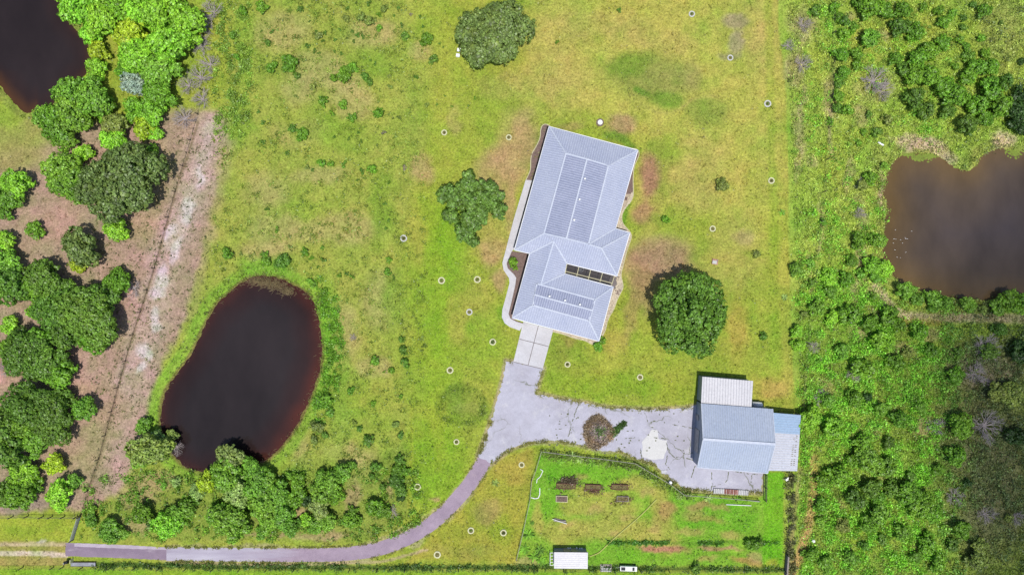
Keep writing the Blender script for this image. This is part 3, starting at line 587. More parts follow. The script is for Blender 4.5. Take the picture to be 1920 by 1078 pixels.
# ------------------------------------------------------------------ roofs
def clip_line(P, o, d):
    """params along o+t*d where it is inside polygon P (2D)"""
    ts = []; n = len(P)
    for i in range(n):
        a = P[i]; b = P[(i + 1) % n]; e = (b[0] - a[0], b[1] - a[1]); den = d[0] * e[1] - d[1] * e[0]
        if abs(den) < 1e-9: continue
        wx, wy = a[0] - o[0], a[1] - o[1]; t = (wx * e[1] - wy * e[0]) / den; s = (wx * d[1] - wy * d[0]) / den
        if 0 <= s < 1: ts.append(t)
    ts.sort(); return list(zip(ts[::2], ts[1::2]))
def plane_z(P3):
    Am = np.array([(p[0], p[1], 1) for p in P3]); z = np.array([p[2] for p in P3]); s = np.linalg.lstsq(Am, z, rcond=None)[0]
    return lambda x, y: s[0] * x + s[1] * y + s[2]
def plane(mb, P, ribdir, step=.42, rw=.17, rh=.06, m0=0, m1=1, ribs=True):
    P3 = [G(*p) for p in P]; f = plane_z(P3); P3 = [Vector((p.x, p.y, f(p.x, p.y))) for p in P3]
    a = sum(P3[i].x * P3[(i + 1) % len(P3)].y - P3[(i + 1) % len(P3)].x * P3[i].y for i in range(len(P3)))
    if a < 0: P3 = P3[::-1]
    mb.add(P3, [tuple(range(len(P3)))], m0)
    if not ribs: return
    d = Vector(ribdir).normalized(); n = Vector((-d.y, d.x)); P2 = [(p.x, p.y) for p in P3]
    us = [p[0] * n.x + p[1] * n.y for p in P2]; u = math.ceil(min(us) / step) * step + step * .3
    while u < max(us):
        for t0, t1 in clip_line(P2, (n.x * u, n.y * u), (d.x, d.y)):
            if t1 - t0 < .15: continue
            vs = []
            for t in (t0 + .02, t1 - .02):
                for off, z in ((-rw / 2, .002), (-rw * .28, rh), (rw * .28, rh), (rw / 2, .002)):
                    x = n.x * (u + off) + d.x * t; y = n.y * (u + off) + d.y * t; vs.append((x, y, f(x, y) + z))
            fs = [(0, 4, 5, 1), (1, 5, 6, 2), (2, 6, 7, 3), (0, 1, 2, 3), (7, 6, 5, 4)]
            q = Vector(vs[4]) - Vector(vs[0]); s_ = Vector(vs[1]) - Vector(vs[0])
            if q.cross(s_).z < 0: fs = [g[::-1] for g in fs]
            mb.add(vs, fs, m1)
        u += step
EV, RT = 2.9, 4.55
th = math.radians(15.2); U = Vector((math.cos(th), -math.sin(th))); Vd = Vector((-math.sin(th), -math.cos(th)))   # world: across / along the house
def e(x, y, z=EV): return (x, y, z)
hA = e(1029.5, 237.5); hB = e(1196, 282); hV = e(1154.2, 428.6); hC = e(964.5, 469)
iTL = (1061, 288, RT); iT = (1100.5, 299, RT + .5); iTR = (1140.5, 311, RT); iBR = (1103.4, 458, RT); iB = (1062, 447.3, RT + .5); iBL = (1020, 438, RT)
wR = (1127.4, 465.7, RT); wNE = e(1181, 436.5); wSE = e(1157, 517.8); wSW = e(1062.4, 494)
eT = (1038.5, 452.5, 4.15); eVW = e(993.1, 475.4); eB = (1014, 534, 4.15); gSW = e(960.2, 596.3); gSE = e(1123, 639.5); gNE = e(1150, 537.7); gN = e(1059, 513.5)
jTL = (1006.5, 532, 4.05); jBL = (999.2, 572.2, 4.05); jBR = (1104.6, 601.8, 4.05); jTR = (1115.6, 562, 4.05); kL = (1002.8, 552.6, 4.35); kR = (1110.4, 581.8, 4.35)
hc = G(1075, 440); house = empty('house', (hc.x, hc.y, 0), 'long ranch house with hipped ribbed silver metal roofs and courtyard', 'house')
def hb(mb, name, mats, parent=None, smooth_=False):
    """link a part of the house (geometry given in world space)"""
    o = mb.build(name, mats, house if parent is None else parent, None, smooth_)
    if parent is None: o.location = (-hc.x, -hc.y, 0)
    return o
mb = MB()
plane(mb, [hA, iTL, iBL, hC], U); plane(mb, [hA, hB, iTR, iT, iTL], Vd); plane(mb, [hB, hV, iBR, iTR], U)
plane(mb, [hC, iBL, eT, eVW], Vd)
plane(mb, [iBL, iB, iBR, wR, wSE, wSW, eT], Vd); plane(mb, [hV, wNE, wR, iBR], Vd); plane(mb, [wNE, wSE, wR], U)
plane(mb, [eVW, eT, eB, jTL, jBL, gSW], U); plane(mb, [eT, wSW, gN, eB], U)
plane(mb, [eB, gN, gNE, jTR], Vd); plane(mb, [gSW, jBL, jBR, gSE], Vd); plane(mb, [gNE, gSE, jBR, jTR], U)
roof = hb(mb, 'roof', [M['roof'], M['roof_rib']])
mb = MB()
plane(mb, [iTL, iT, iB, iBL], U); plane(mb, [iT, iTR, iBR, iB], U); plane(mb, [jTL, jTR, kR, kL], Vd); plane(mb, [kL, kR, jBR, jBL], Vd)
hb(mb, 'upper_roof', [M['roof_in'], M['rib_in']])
# gable infills under the low upper roofs
mb = MB()
for a, b, c in ((iTL, iT, iTR), (iBL, iB, iBR), (jTL, kL, jBL), (jTR, kR, jBR)):
    P = [G(*q) - Vector((0, 0, .03)) for q in (a, b, c)]; mb = MB(); mb.add(P, [(0, 1, 2)]); hb(mb, 'gable_infill', M['cap'])
mb = MB()
for a, b in ((hA, iTL), (iTL, iBL), (iBL, hC), (hB, iTR), (iTR, iBR), (iT, iB), (iTL, iT), (iT, iTR), (iBL, iB), (iB, iBR), (iBR, wR), (wR, wNE), (wR, wSE), (iBR, hV), (eT, eB), (eT, eVW), (eT, wSW), (eB, gN), (jTL, jTR), (jTR, gNE), (jTR, jBR), (jBL, jBR), (jBR, gSE), (jBL, gSW), (jTL, jBL), (kL, kR)):
    mb.bar(G(*a) + Vector((0, 0, .07)), G(*b) + Vector((0, 0, .07)), .26, .09)
hb(mb, 'ridge_cap', M['cap'])
mb = MB()
EAVE = [hA, hB, hV, wNE, wSE, wSW, gN, gNE, gSE, gSW, eVW, hC]
for i in range(len(EAVE)):
    mb.bar(G(*EAVE[i]) - Vector((0, 0, .08)), G(*EAVE[(i + 1) % len(EAVE)]) - Vector((0, 0, .08)), .14, .18)
hb(mb, 'fascia', M['white'])
for a, b, ts in ((iT, iB, (.24, .50, .76)), (kL, kR, (.25, .52, .78))):
    for t in ts:
        p = G(*a).lerp(G(*b), t); o = Vector((.5, -.1, 0)) if a is iT else Vector((.05, .45, 0)); p = p + o
        mb = MB(); mb.tube(p + Vector((0, 0, -.2)), p + Vector((0, 0, .28)), .11, n=10); mb.dome(p + Vector((0, 0, .28)), .2, .2, .12, 12, 3)
        hb(mb, 'roof_vent', M['white'])
for x, y in ((1127, 301), (1114, 475)):
    p = G(x, y, 3.6); mb = MB(); mb.tube(p + Vector((0, 0, -.4)), p + Vector((0, 0, .5)), .09, n=8); hb(mb, 'vent_pipe', M['grey'])
# walls inset under the eaves
def inset(P, dd):
    n = len(P); Q = []
    ar = sum(P[i][0] * P[(i + 1) % n][1] - P[(i + 1) % n][0] * P[i][1] for i in range(n)); s = 1 if ar > 0 else -1
    for i in range(n):
        a = Vector(P[i - 1][:2]); b = Vector(P[i][:2]); c = Vector(P[(i + 1) % n][:2])
        d1 = (b - a).normalized(); d2 = (c - b).normalized(); n1 = Vector((-d1.y, d1.x)) * s; n2 = Vector((-d2.y, d2.x)) * s
        m = (n1 + n2); m = m / max(.3, m.dot(n1)); Q.append((b.x + m.x * dd, b.y + m.y * dd))
    return Q
WP = inset([G(*q) for q in EAVE], .7); mb = MB(); mb.sheet(WP, 2.72, thick=2.72); wall = hb(mb, 'wall', M['wall'])
def on_wall(a, b, t, wd, z0, z1, name, mat, frame=True):
    """opening set on the wall between wall-outline corners a and b"""
    A_, B_ = Vector(WP[a]), Vector(WP[b]); d = (B_ - A_).normalized(); n = Vector((-d.y, d.x)); c = A_.lerp(B_, t)
    ctr = sum((Vector(q) for q in WP), Vector((0, 0))) / len(WP)
    if (c + n * .5 - ctr).length < (c - ctr).length: n = -n
    m = MB(); ang = math.atan2(d.y, d.x); cc = c + n * .03; m.box((cc.x, cc.y, (z0 + z1) / 2), (wd + .16, .06, z1 - z0 + .16), ang); fr = hb(m, name, M['white'])
    m = MB(); cc = c + n * .075; m.box((cc.x, cc.y, (z0 + z1) / 2), (wd, .03, z1 - z0), ang); m.build('pane' if name == 'window' else 'panel', mat, fr)
for t in (.2, .5, .8): on_wall(0, 1, t, 1.6, .9, 2.1, 'window', M['glass'])
for t in (.2, .45, .75): on_wall(1, 2, t, 1.8, .9, 2.1, 'window', M['glass'])
for t in (.15, .4, .62, .85): on_wall(11, 0, t, 1.6, .9, 2.1, 'window', M['glass'])
on_wall(8, 9, .72, 4.9, .05, 2.3, 'garage_door', M['white']); on_wall(8, 9, .22, 1.4, .9, 2.1, 'window', M['glass'])
on_wall(9, 10, .8, 1.1, .05, 2.15, 'front_door', M['wood']); on_wall(7, 8, .5, 1.6, .9, 2.1, 'window', M['glass']); on_wall(3, 4, .5, 3.2, .05, 2.2, 'sliding_door', M['glass'])
# screened courtyard between the wings
CR = [(1063, 495, 2.85), (1152, 517.5, 2.85), (1146.5, 534.5, 2.85), (1059.5, 512.5, 2.85)]
q = [G(*c) for c in CR]; cc = (q[0] + q[2]) / 2
cage = empty('pool_enclosure', (cc.x, cc.y, 0), 'dark screened courtyard roof with pale beams between the house wings', 'screen enclosure')
def cb(m, name, mat): o = m.build(name, mat, cage); o.location = (-cc.x, -cc.y, 0); return o
for i in range(4):
    t0, t1 = i / 4, (i + 1) / 4; m = MB(); m.add([q[0].lerp(q[1], t0), q[0].lerp(q[1], t1), q[3].lerp(q[2], t1), q[3].lerp(q[2], t0)], [(3, 2, 1, 0)]); cb(m, 'screen_panel', M['screen'])
for i in range(5):
    t = i / 4; m = MB(); a, b = q[0].lerp(q[1], t), q[3].lerp(q[2], t); up = Vector((0, 0, .03)); m.bar(a + up, b + up, .12, .1); cb(m, 'beam', M['kerb'])
m = MB(); a, b = q[0].lerp(q[3], .8), q[1].lerp(q[2], .8); m.bar(a + Vector((0, 0, .02)), b + Vector((0, 0, .02)), .12, .08); cb(m, 'beam', M['kerb'])
m = MB(); m.sheet([(v.x, v.y) for v in [G(1060, 493), G(1160, 517), G(1166, 545), G(1052, 520)]], .045); tag(m.build('patio', paving('patio_floor', A(150, 140, 138), A(130, 120, 120))), 'grey patio floor under the screened courtyard', 'patio', kind='structure')
m = MB(); p = G(1089, 505); m.ring((p.x, p.y, .05), .55, .35, 0, .5, 20); m.dome((p.x, p.y, .1), .35, .35, .1, 14, 3); tag(m.build('round_planter', M['grey']), 'round grey tub inside the screened courtyard', 'tub')
# front corner gutter line along walk
mb = MB(); a, b = G(996, 342), G(964, 462)
for k in range(60):
    t = k / 59; p = a.lerp(b, t); mb.box((p.x + .15 + random.uniform(-.06, .06), p.y, .09), (.24, .34, .12), -th + random.uniform(-.2, .2))
tag(mb.build('stone_border', M['stone']), 'line of white stones between walk and left eave', 'stones', kind='stuff')
# ------------------------------------------------------------------ barn
bc = G(1380, 815); barn = empty('barn', (bc.x, bc.y, 0), 'large gabled barn with blue grey ribbed roof and two side sheds', 'barn')
def bb(mb, name, mats): o = mb.build(name, mats, barn); o.location = (-bc.x, -bc.y, 0); return o
tb = math.radians(3.6); BU = Vector((math.cos(tb), -math.sin(tb))); BV = Vector((-math.sin(tb), -math.cos(tb)))
bNW = (1315, 756, 3.7); bNE = (1448.5, 766.5, 3.7); bRW = (1318.3, 822.8, 6.0); bRE = (1453.5, 832.3, 6.0); bSW = (1307.6, 875.8, 3.7); bSE = (1439, 886.8, 3.7)
mb = MB(); plane(mb, [bNW, bNE, bRE, bRW], BV, .42, .13, .06); plane(mb, [bRW, bRE, bSE, bSW], BV, .42, .13, .06); bb(mb, 'main_roof', [M['barn'], M['barn_rib']])
mb = MB(); mb.bar(G(*bRW) + Vector((0, 0, .08)), G(*bRE) + Vector((0, 0, .08)), .45, .08); bb(mb, 'ridge_cap', M['cap'])
mb = MB()
for a, b in ((bNW, bRW), (bRW, bSW), (bNE, bRE), (bRE, bSE), (bSW, bSE)): mb.bar(G(*a) - Vector((0, 0, .02)), G(*b) - Vector((0, 0, .02)), .16, .2)
bb(mb, 'trim', M['cap'])
sNW = (1317, 706, 3.0); sNE = (1412, 714, 3.0); sSE = (1409, 763, 3.45); sSW = (1314.6, 755, 3.45)
mb = MB(); plane(mb, [sNW, sNE, sSE, sSW], BV, .5, .12, .05); bb(mb, 'upper_shed_roof', [M['white_sheet'], M['white_rib']])
lNW = (1448.5, 773.5, 3.1); lNE = (1501.8, 777.8, 2.7); lM1 = (1499.5, 814, 2.7); lM0 = (1450.5, 811, 3.1); lSE = (1494.8, 882.8, 2.7); lSW = (1440, 882, 3.1)
mb = MB(); plane(mb, [lNW, lNE, lM1, (1450, 811, 3.1)], BU, .45, .12, .05); bb(mb, 'side_shed_roof', [M['blue_sheet'], M['blue_rib']])
mb = MB(); plane(mb, [lM0, lM1, lSE, lSW], BU, .45, .12, .05); bb(mb, 'side_shed_roof', [M['grey_sheet'], M['white_sheet']])
# screws / stains on the side shed
mb = MB(); rr = random.Random(3)
for k in range(17):
    for j in range(2):
        if rr.random() < .35: continue
        p = G(1489 + j * 5 - k * .35, 817 + k * 3.4, 2.78); mb = MB(); mb.box((p.x, p.y, p.z + .05), (.3, .08, .02), -tb); bb(mb, 'rust_spot', M['soil'])
def walls(P, z, mat, name, dd):
    Q = inset([G(*q) for q in P], dd); m = MB(); m.sheet(Q, z, thick=z); bb(m, name, mat); return Q
Qb = walls([(bNW[0], bNW[1], 3.7), bNE, bSE, bSW], 3.55, M['metal_wall'], 'wall', .18)
mb = MB()
for iy, (a, r, c) in enumerate(((bNW, bRW, bSW), (bNE, bRE, bSE))):
    ins = BU * (.12 if iy == 0 else -.12); P = [G(*q) for q in (a, r, c)]; P = [Vector((v.x + ins.x, v.y + ins.y, v.z - .1)) for v in P]
    P[0].z = P[2].z = 3.5; mb = MB(); mb.add(P, [(0, 1, 2)]); bb(mb, 'gable', M['metal_wall'])
walls([sNW, sNE, sSE, sSW], 2.9, M['metal_wall'], 'upper_shed_wall', .12)
# big door and side door on the west gable wall
w0, w3 = Vector(Qb[0]), Vector(Qb[3])
for t, wd, h_, nm in ((.62, 4.2, 3.1, 'rolling_door'), (.25, 1.0, 2.1, 'side_door')):
    c = w0.lerp(w3, t); dd_ = (w3 - w0).normalized(); m = MB(); m.box((c.x - .06, c.y, h_ / 2), (wd, .1, h_), math.atan2(dd_.y, dd_.x)); bb(m, nm, M['grey'])
mb = MB()
for P in (lNE, lM1, lSE, (1471, 883, 2.9), (1474, 776, 2.9)):
    p = G(*P); mb = MB(); mb.tube((p.x - .25, p.y, 0), (p.x - .25, p.y, P[2] - .03), .09, n=8); bb(mb, 'post', M['post'])
mb = MB(); p0, p1 = G(1413, 758, 1.5), G(1429, 759.5, 1.5); p0.z = p1.z = 1.1
mb.tube(p0, p1, .5, n=20); mb.tube(p0, p0 - Vector((.22, 0, 0)), .5, .22, 20); mb.tube(p1, p1 + Vector((.22, 0, 0)), .5, .22, 20)
tk = empty('gas_tank', G(1421, 759), 'white horizontal gas tank beside the barn wall', 'tank')
o = mb.build('tank_body', M['white'], tk, None, True); o.location = -G(1421, 759)
for dx in (.3, 1.3):
    mb = MB(); mb.box((p0.x + dx, p0.y, .35), (.15, .7, .7)); o = mb.build('saddle', M['grey'], tk); o.location = -G(1421, 759)
# ------------------------------------------------------------------ vegetation
def qmesh(pos, nrm, size, asp, rng):
    n = len(pos); r = rng.normal(size=(n, 3)); t = np.cross(nrm, r); t /= np.linalg.norm(t, axis=1)[:, None] + 1e-9; b = np.cross(nrm, t)
    sz = size[:, None]; V = np.stack([pos + t * sz * asp, pos + b * sz * .62 + nrm * sz * .15, pos - t * sz * asp, pos - b * sz * .62 + nrm * sz * .15], 1)
    return V.reshape(-1, 3)
def crown_np(R, hh, zb, nlobe, nclump, per, clr, leaf, seed, spread=.62, lr=(.34, .52)):
    """leaf clumps on the surface of irregular lobes; R radius, hh height, zb base"""
    rng = np.random.default_rng(seed); ang = np.arange(nlobe) * 2.39996 + rng.uniform(0, 6)
    rad = np.sqrt((np.arange(nlobe) + .3) / nlobe) * R * spread * rng.uniform(.75, 1.2, nlobe); lrad = R * rng.uniform(*lr, nlobe)
    k = rad / R; lz = zb + (hh - zb) * (.5 + .30 * (1 - k * 1.6)) + rng.normal(0, .06, nlobe) * hh * 1.3
    Lc = np.stack([np.cos(ang) * rad, np.sin(ang) * rad, lz], 1); vs = (hh - zb) / (2 * R) * 1.25
    wgt = lrad ** 2; wgt /= wgt.sum(); out = []
    m = nclump * 3; li = rng.choice(nlobe, m, p=wgt); dr = rng.normal(size=(m, 3)); dr[:, 2] = dr[:, 2] + .35; dr /= np.linalg.norm(dr, axis=1)[:, None]
    dr = dr[np.ones(m, bool)]; rr_ = lrad[li] * rng.uniform(.82, 1.08, m); cp = Lc[li] + dr * rr_[:, None] * np.array([1, 1, vs])
    keep = np.ones(m, bool)
    for j in range(nlobe):
        q = (cp - Lc[j]) / np.array([1, 1, vs]); keep &= ~((np.linalg.norm(q, axis=1) < lrad[j] * .78) & (li != j))
    cp = cp[keep][:nclump]; dr = dr[keep][:nclump]; n = len(cp)
    csz = clr * rng.uniform(.6, 1.35, n); o = rng.normal(size=(n, per, 3)); o /= np.linalg.norm(o, axis=2)[..., None]; o *= rng.uniform(.3, 1, (n, per, 1))
    pos = cp[:, None] + o * csz[:, None, None] + dr[:, None] * csz[:, None, None] * .3
    nr = dr[:, None] * .55 + o * .55 + np.array([0, 0, .25]) + rng.normal(size=(n, per, 3)) * .28; nr /= np.linalg.norm(nr, axis=2)[..., None]
    pos = pos.reshape(-1, 3); nr = nr.reshape(-1, 3); pos[:, 2] = np.maximum(pos[:, 2], .08)
    V = qmesh(pos, nr, leaf * rng.uniform(.6, 1.3, len(pos)), .9, rng); F = np.arange(len(V)).reshape(-1, 4)
    # inner mass that keeps the middle of the crown closed
    us = []; fs = []; base = len(V)
    for j in range(nlobe):
        n1, m1 = 8, 5; g = []
        for a in range(m1 + 1):
            ph = PI * a / m1 - PI / 2
            for b in range(n1): g.append((math.cos(ph) * math.cos(2 * PI * b / n1), math.cos(ph) * math.sin(2 * PI * b / n1), math.sin(ph)))
        g = np.array(g) * lrad[j] * .62 * rng.uniform(.8, 1.1, (len(g), 1)) * np.array([1, 1, vs]) + Lc[j]; g[:, 2] = np.maximum(g[:, 2], .05)
        for a in range(m1):
            for b in range(n1): fs.append([base + a * n1 + b, base + a * n1 + (b + 1) % n1, base + (a + 1) * n1 + (b + 1) % n1, base + (a + 1) * n1 + b])
        us.append(g); base += len(g)
    return np.concatenate([V] + us), np.concatenate([F, np.array(fs)])
def trunk_mb(h_, r, zt, R, seed):
    rr = random.Random(seed); mb = MB(); mb.tube((0, 0, -.1), (.1, 0, h_ * .5), r, r * .75, 8)
    for i in range(5):
        a = i * 1.26 + rr.random(); q = R * .45; mb.tube((.1, 0, h_ * .45), (math.cos(a) * q, math.sin(a) * q, zt), r * .5, r * .15, 6)
    return mb
PROTO = {}
def proto(cls, var):
    k = (cls, var)
    if k in PROTO: return PROTO[k]
    sp = {'oak': (8., 9.5, 2.0, 30, 1250, 15, .50, .29), 'dome': (8., 10., 2.0, 30, 1700, 16, .44, .23), 'tree': (4., 5.6, 1.0, 17, 430, 15, .38, .25), 'bush': (2., 2.7, .2, 11, 170, 14, .28, .18), 'shrub': (1., 1.3, .05, 8, 66, 12, .18, .12), 'tuftb': (.6, .7, 0, 4, 26, 10, .13, .09)}[cls]
    kw = dict(spread=.74, lr=(.15, .40))
    if cls == 'dome': kw = dict(spread=.70, lr=(.22, .34))
    V, F = crown_np(*sp, seed=100 + var * 7 + len(cls) * 13, **kw); me = fast_mesh(cls + '_crown', V, F, M['leaf'])
    tr = trunk_mb(sp[1] * .6, sp[0] * .05 + .04, sp[1] * .6, sp[0], var).mesh(cls + '_trunk', M['bark']) if sp[0] >= 2 else None
    PROTO[k] = (me, tr, sp[0], sp[1]); return PROTO[k]
# albedo tones of foliage
def VT(r, g, b, m): return tuple(min(.6, v * k) for v, k in zip(A(r, g, b), m))
TONE = {'oak': VT(104, 134, 78, (1.75, 1.5, 1.15)), 'dark': VT(76, 120, 52, (3.0, 2.35, 1.5)), 'green': VT(88, 152, 52, (2.8, 1.85, 1.3)), 'mid': VT(120, 176, 66, (1.7, 1.5, 1.2)), 'bright': VT(146, 216, 66, (1.6, 1.36, 1.3)), 'lime': VT(170, 220, 60, (1.6, 1.3, 1.2)), 'olive': VT(136, 160, 84, (1.6, 1.5, 1.2)), 'silver': VT(170, 188, 170, (1.4,) * 3), 'grey': VT(160, 156, 130, (1.4,) * 3), 'deep': VT(60, 92, 44, (1.8, 1.7, 1.3)), 'lite': VT(160, 196, 110, (1.4, 1.3, 1.2))}
TW = {'oak': 'grey green', 'dark': 'dark green', 'green': 'green', 'mid': 'fresh green', 'bright': 'bright green', 'lime': 'yellow green', 'olive': 'olive', 'silver': 'silvery', 'grey': 'greyish', 'deep': 'very dark green', 'lite': 'pale green'}
LM = [('the house', 1075, 440), ('the round tree', 1293, 587), ('the oval pond', 450, 700), ('the barn', 1385, 815), ('the corner pond', 60, 90), ('the right pond', 1790, 430), ('the big top oak', 950, 70), ('the white container', 1070, 1050), ('the garage apron', 1000, 650), ('the large left oak', 225, 345), ('the spreading oak', 880, 385), ('the white plank', 1651, 270), ('the fence gate', 145, 990), ('the driveway bend', 820, 975), ('the sand track', 310, 500)]
LM += [('the heap of dead branches', 345, 222), ('the reddish block', 1340, 491), ('the trail bucket', 1524, 1013), ('the yard weed bed', 1122, 810), ('the grey mailbox panel', 158, 1056), ('the fallen log', 1752, 801), ('the well cover', 1125, 230), ('the rusty sheets', 1370, 921)]
LM += [('the reddish pasture patch', 620, 150)] if False else []
LM += [('the two white boxes', 860, 101), ('the top pasture thicket', 708, 35), ('the middle pasture thicket', 655, 135)]
ORD = ['nearest', 'second nearest', 'third nearest', 'fourth nearest', 'fifth nearest', 'sixth nearest', 'seventh nearest', 'eighth nearest', 'ninth nearest', 'tenth nearest', 'eleventh nearest', 'twelfth nearest', 'thirteenth nearest', 'fourteenth nearest', 'fifteenth nearest', 'sixteenth nearest']
PLANTS = []      # (object, x, y, description)
def name_plants():
    zone = {}
    for o, x, y, pre in PLANTS:
        nm, lx, ly = min(LM, key=lambda l: math.dist((x, y), l[1:])); a = math.degrees(math.atan2(ly - y, x - lx)) % 360
        dn = ['right', 'upper right', 'upper', 'upper left', 'left', 'lower left', 'lower', 'lower right'][int((a + 22.5) // 45) % 8]
        zone.setdefault((pre, nm, dn), []).append((math.dist((x, y), (lx, ly)), o))
    for (pre, nm, dn), lst in zone.items():
        lst.sort(key=lambda q: q[0])
        for i, (_, o) in enumerate(lst):
            o['label'] = f'{pre} on the {dn} side of {nm}' if len(lst) == 1 else f'{pre} {ORD[min(i, 15)]} {nm} on its {dn} side'
vr = random.Random(21)
def plant(x, y, r, tone, group, cls=None, hk=1.0, kindname=None, label=None, sq=None):
    R = r * S
    if cls is None: cls = 'oak' if R > 5.5 else 'tree' if R > 2.6 else 'bush' if R > 1.3 else 'shrub' if R > .7 else 'tuftb'
    me, tr, R0, H0 = proto(cls, vr.randrange(4 if cls != 'dome' else 1)); z = H0 * R / R0 * .5 * hk
    p = G(x, y, min(z, 7)); s = R * (H - z) / H / R0 * (.94 if cls in ('oak', 'tree', 'bush') else .97); kx = vr.uniform(.9, 1.12) if sq is None else sq
    c = TONE[tone]; j = vr.uniform(.85, 1.15); g_ = vr.uniform(.92, 1.1); color = (c[0] * j * g_, c[1] * j, c[2] * j, 1)
    sizew = 'broad' if R > 5 else 'large' if R > 3.2 else 'medium' if R > 1.6 else 'small' if R > .9 else 'tiny'
    istree = cls in ('oak', 'dome', 'tree'); word = kindname or ('tree' if istree else 'shrub')
    lab = label or f'{sizew} {TW[tone]} {word}'
    rz = vr.uniform(0, 6.28)
    if cls in ('oak', 'dome', 'tree', 'bush'):
        root = bpy.data.objects.new('broadleaf_tree' if istree else 'shrub', None); col.objects.link(root); root.empty_display_size = .3
        root.location = (p.x, p.y, 0); root.rotation_euler = (0, 0, rz); root.scale = (s * kx, s / kx, s * hk)
        cr = link('crown' if istree else 'foliage', me, root); cr.color = color; link('trunk' if istree else 'stem', tr, root)
        o = root
    else:
        o = link('shrub', me); o.color = color; o.location = (p.x, p.y, 0); o.rotation_euler = (0, 0, rz); o.scale = (s * kx, s / kx, s * hk)
    tag(o, lab, 'tree' if istree else 'shrub', group)
    if not label: PLANTS.append((o, x, y, lab))
    return o
GW = 'trees of the left woodland'
# named big trees
plant(1293, 587, 86, 'dark', 'large trees near the house', 'dome', label='round dark green tree on the lawn right of the house', sq=1.03)
plant(922, 66, 74, 'oak', 'large trees near the house', 'oak', label='big grey green oak cut by the top edge, left of centre', sq=1)
plant(225, 345, 82, 'oak', GW, 'oak', label='large grey green oak left of the sand track', sq=1.0)
# the spreading oak is lobed: its own crown
def lobed():
    parts = [(0, 0, 2.7), (-3.9, 2.3, 1.7), (-5.0, 1.6, 1.2), (-2.6, .9, 1.8), (3.2, 1.3, 2.1), (-.4, 3.6, 1.5), (-.2, 5.0, 1.1), (1.6, 3.2, 1.5), (4.9, -.9, 1.5), (.2, -3.0, 2.1), (-.4, -5.6, 1.5), (.6, -6.6, .9), (-3.3, -2.3, 1.3), (-4.3, -1.8, .8), (3.6, 3.0, 1.4), (-1.9, 2.4, 1.4), (5.0, 1.6, 1.2), (5.9, -.6, .8), (-1.7, -4.6, 1.1), (1.9, -1.9, 1.5)]
    Vs, Fs = [], []; b = 0
    for i, (x, y, r) in enumerate(parts):
        V, F = crown_np(r, 4.6 + r * .5, 2.0, 7, int(64 * r), 15, .36, .24, 900 + i, spread=.8, lr=(.24, .48)); V = V + np.array([x, y, 0]); Vs.append(V); Fs.append(F + b); b += len(V)
    return fast_mesh('spreading_crown', np.concatenate(Vs), np.concatenate(Fs), M['leaf'])
p = G(882, 384, 4); root = empty('broadleaf_tree', (p.x, p.y, 0), 'ragged grey green oak with spreading arms, left of the house', 'tree', 'large trees near the house')
cr = link('crown', lobed(), root); cr.color = (*VT(96, 132, 66, (2.0, 1.85, 1.3)), 1); trunk_mb(3.4, .38, 3.6, 8, 5).build('trunk', M['bark'], root)
WOOD = [(150, 15, 42, 'bright'), (190, 35, 36, 'bright'), (232, 5, 34, 'bright'), (172, 60, 26, 'bright'), (262, 25, 30, 'bright'), (300, 25, 42, 'bright'), (350, 40, 38, 'bright'), (245, 65, 34, 'lime'), (262, 110, 38, 'bright'), (318, 85, 42, 'bright'), (300, 130, 38, 'mid'), (345, 75, 28, 'bright'), (260, 95, 30, 'bright'),
    (184, 95, 22, 'lime'), (182, 128, 22, 'bright'), (175, 152, 18, 'lime'), (140, 175, 34, 'mid'), (175, 185, 38, 'mid'), (105, 230, 36, 'green'), (135, 215, 38, 'mid'), (82, 222, 24, 'mid'), (125, 262, 24, 'mid'), (200, 198, 22, 'green'),
    (255, 162, 26, 'silver'), (235, 135, 20, 'green'), (300, 175, 32, 'green'), (250, 205, 24, 'bright'), (285, 210, 28, 'bright'), (270, 240, 24, 'lime'), (292, 250, 17, 'bright'), (215, 235, 28, 'olive'), (212, 262, 26, 'bright'), (195, 218, 16, 'bright'),
    (115, 318, 36, 'mid'), (150, 345, 40, 'mid'), (110, 345, 26, 'green'), (155, 290, 20, 'bright'), (218, 432, 26, 'bright'), (283, 290, 20, 'green'),
    (30, 345, 30, 'bright'), (15, 370, 28, 'mid'), (8, 398, 18, 'green'), (65, 430, 18, 'green'), (8, 450, 24, 'bright'), (152, 468, 38, 'oak'), (145, 498, 16, 'lime'), (222, 528, 27, 'green'),
    (12, 492, 30, 'mid'), (22, 530, 38, 'dark'), (80, 515, 36, 'dark'), (100, 540, 34, 'dark'), (60, 540, 26, 'green'), (110, 580, 46, 'dark'), (165, 590, 60, 'dark'), (190, 560, 34, 'dark'), (125, 625, 34, 'dark'), (175, 635, 28, 'green'), (70, 582, 22, 'bright'), (18, 608, 20, 'bright'),
    (50, 660, 48, 'dark'), (90, 675, 40, 'dark'), (110, 700, 32, 'green'), (75, 640, 30, 'green'), (20, 655, 26, 'green'),
    (60, 760, 50, 'dark'), (95, 785, 46, 'dark'), (45, 800, 30, 'green'), (155, 765, 26, 'mid'), (70, 825, 30, 'mid'), (115, 750, 26, 'dark'), (8, 790, 30, 'dark'), (15, 845, 40, 'dark'), (45, 886, 28, 'bright'), (104, 870, 22, 'lime'), (35, 925, 32, 'green'), (10, 925, 26, 'dark'), (112, 925, 30, 'bright'), (140, 900, 16, 'mid'), (60, 910, 20, 'green')]
for x, y, r, t in WOOD: plant(x, y, r * 1.04, t, GW, 'oak' if r > 43 else None)
GS = 'trees and bushes on the bank below the oval pond'
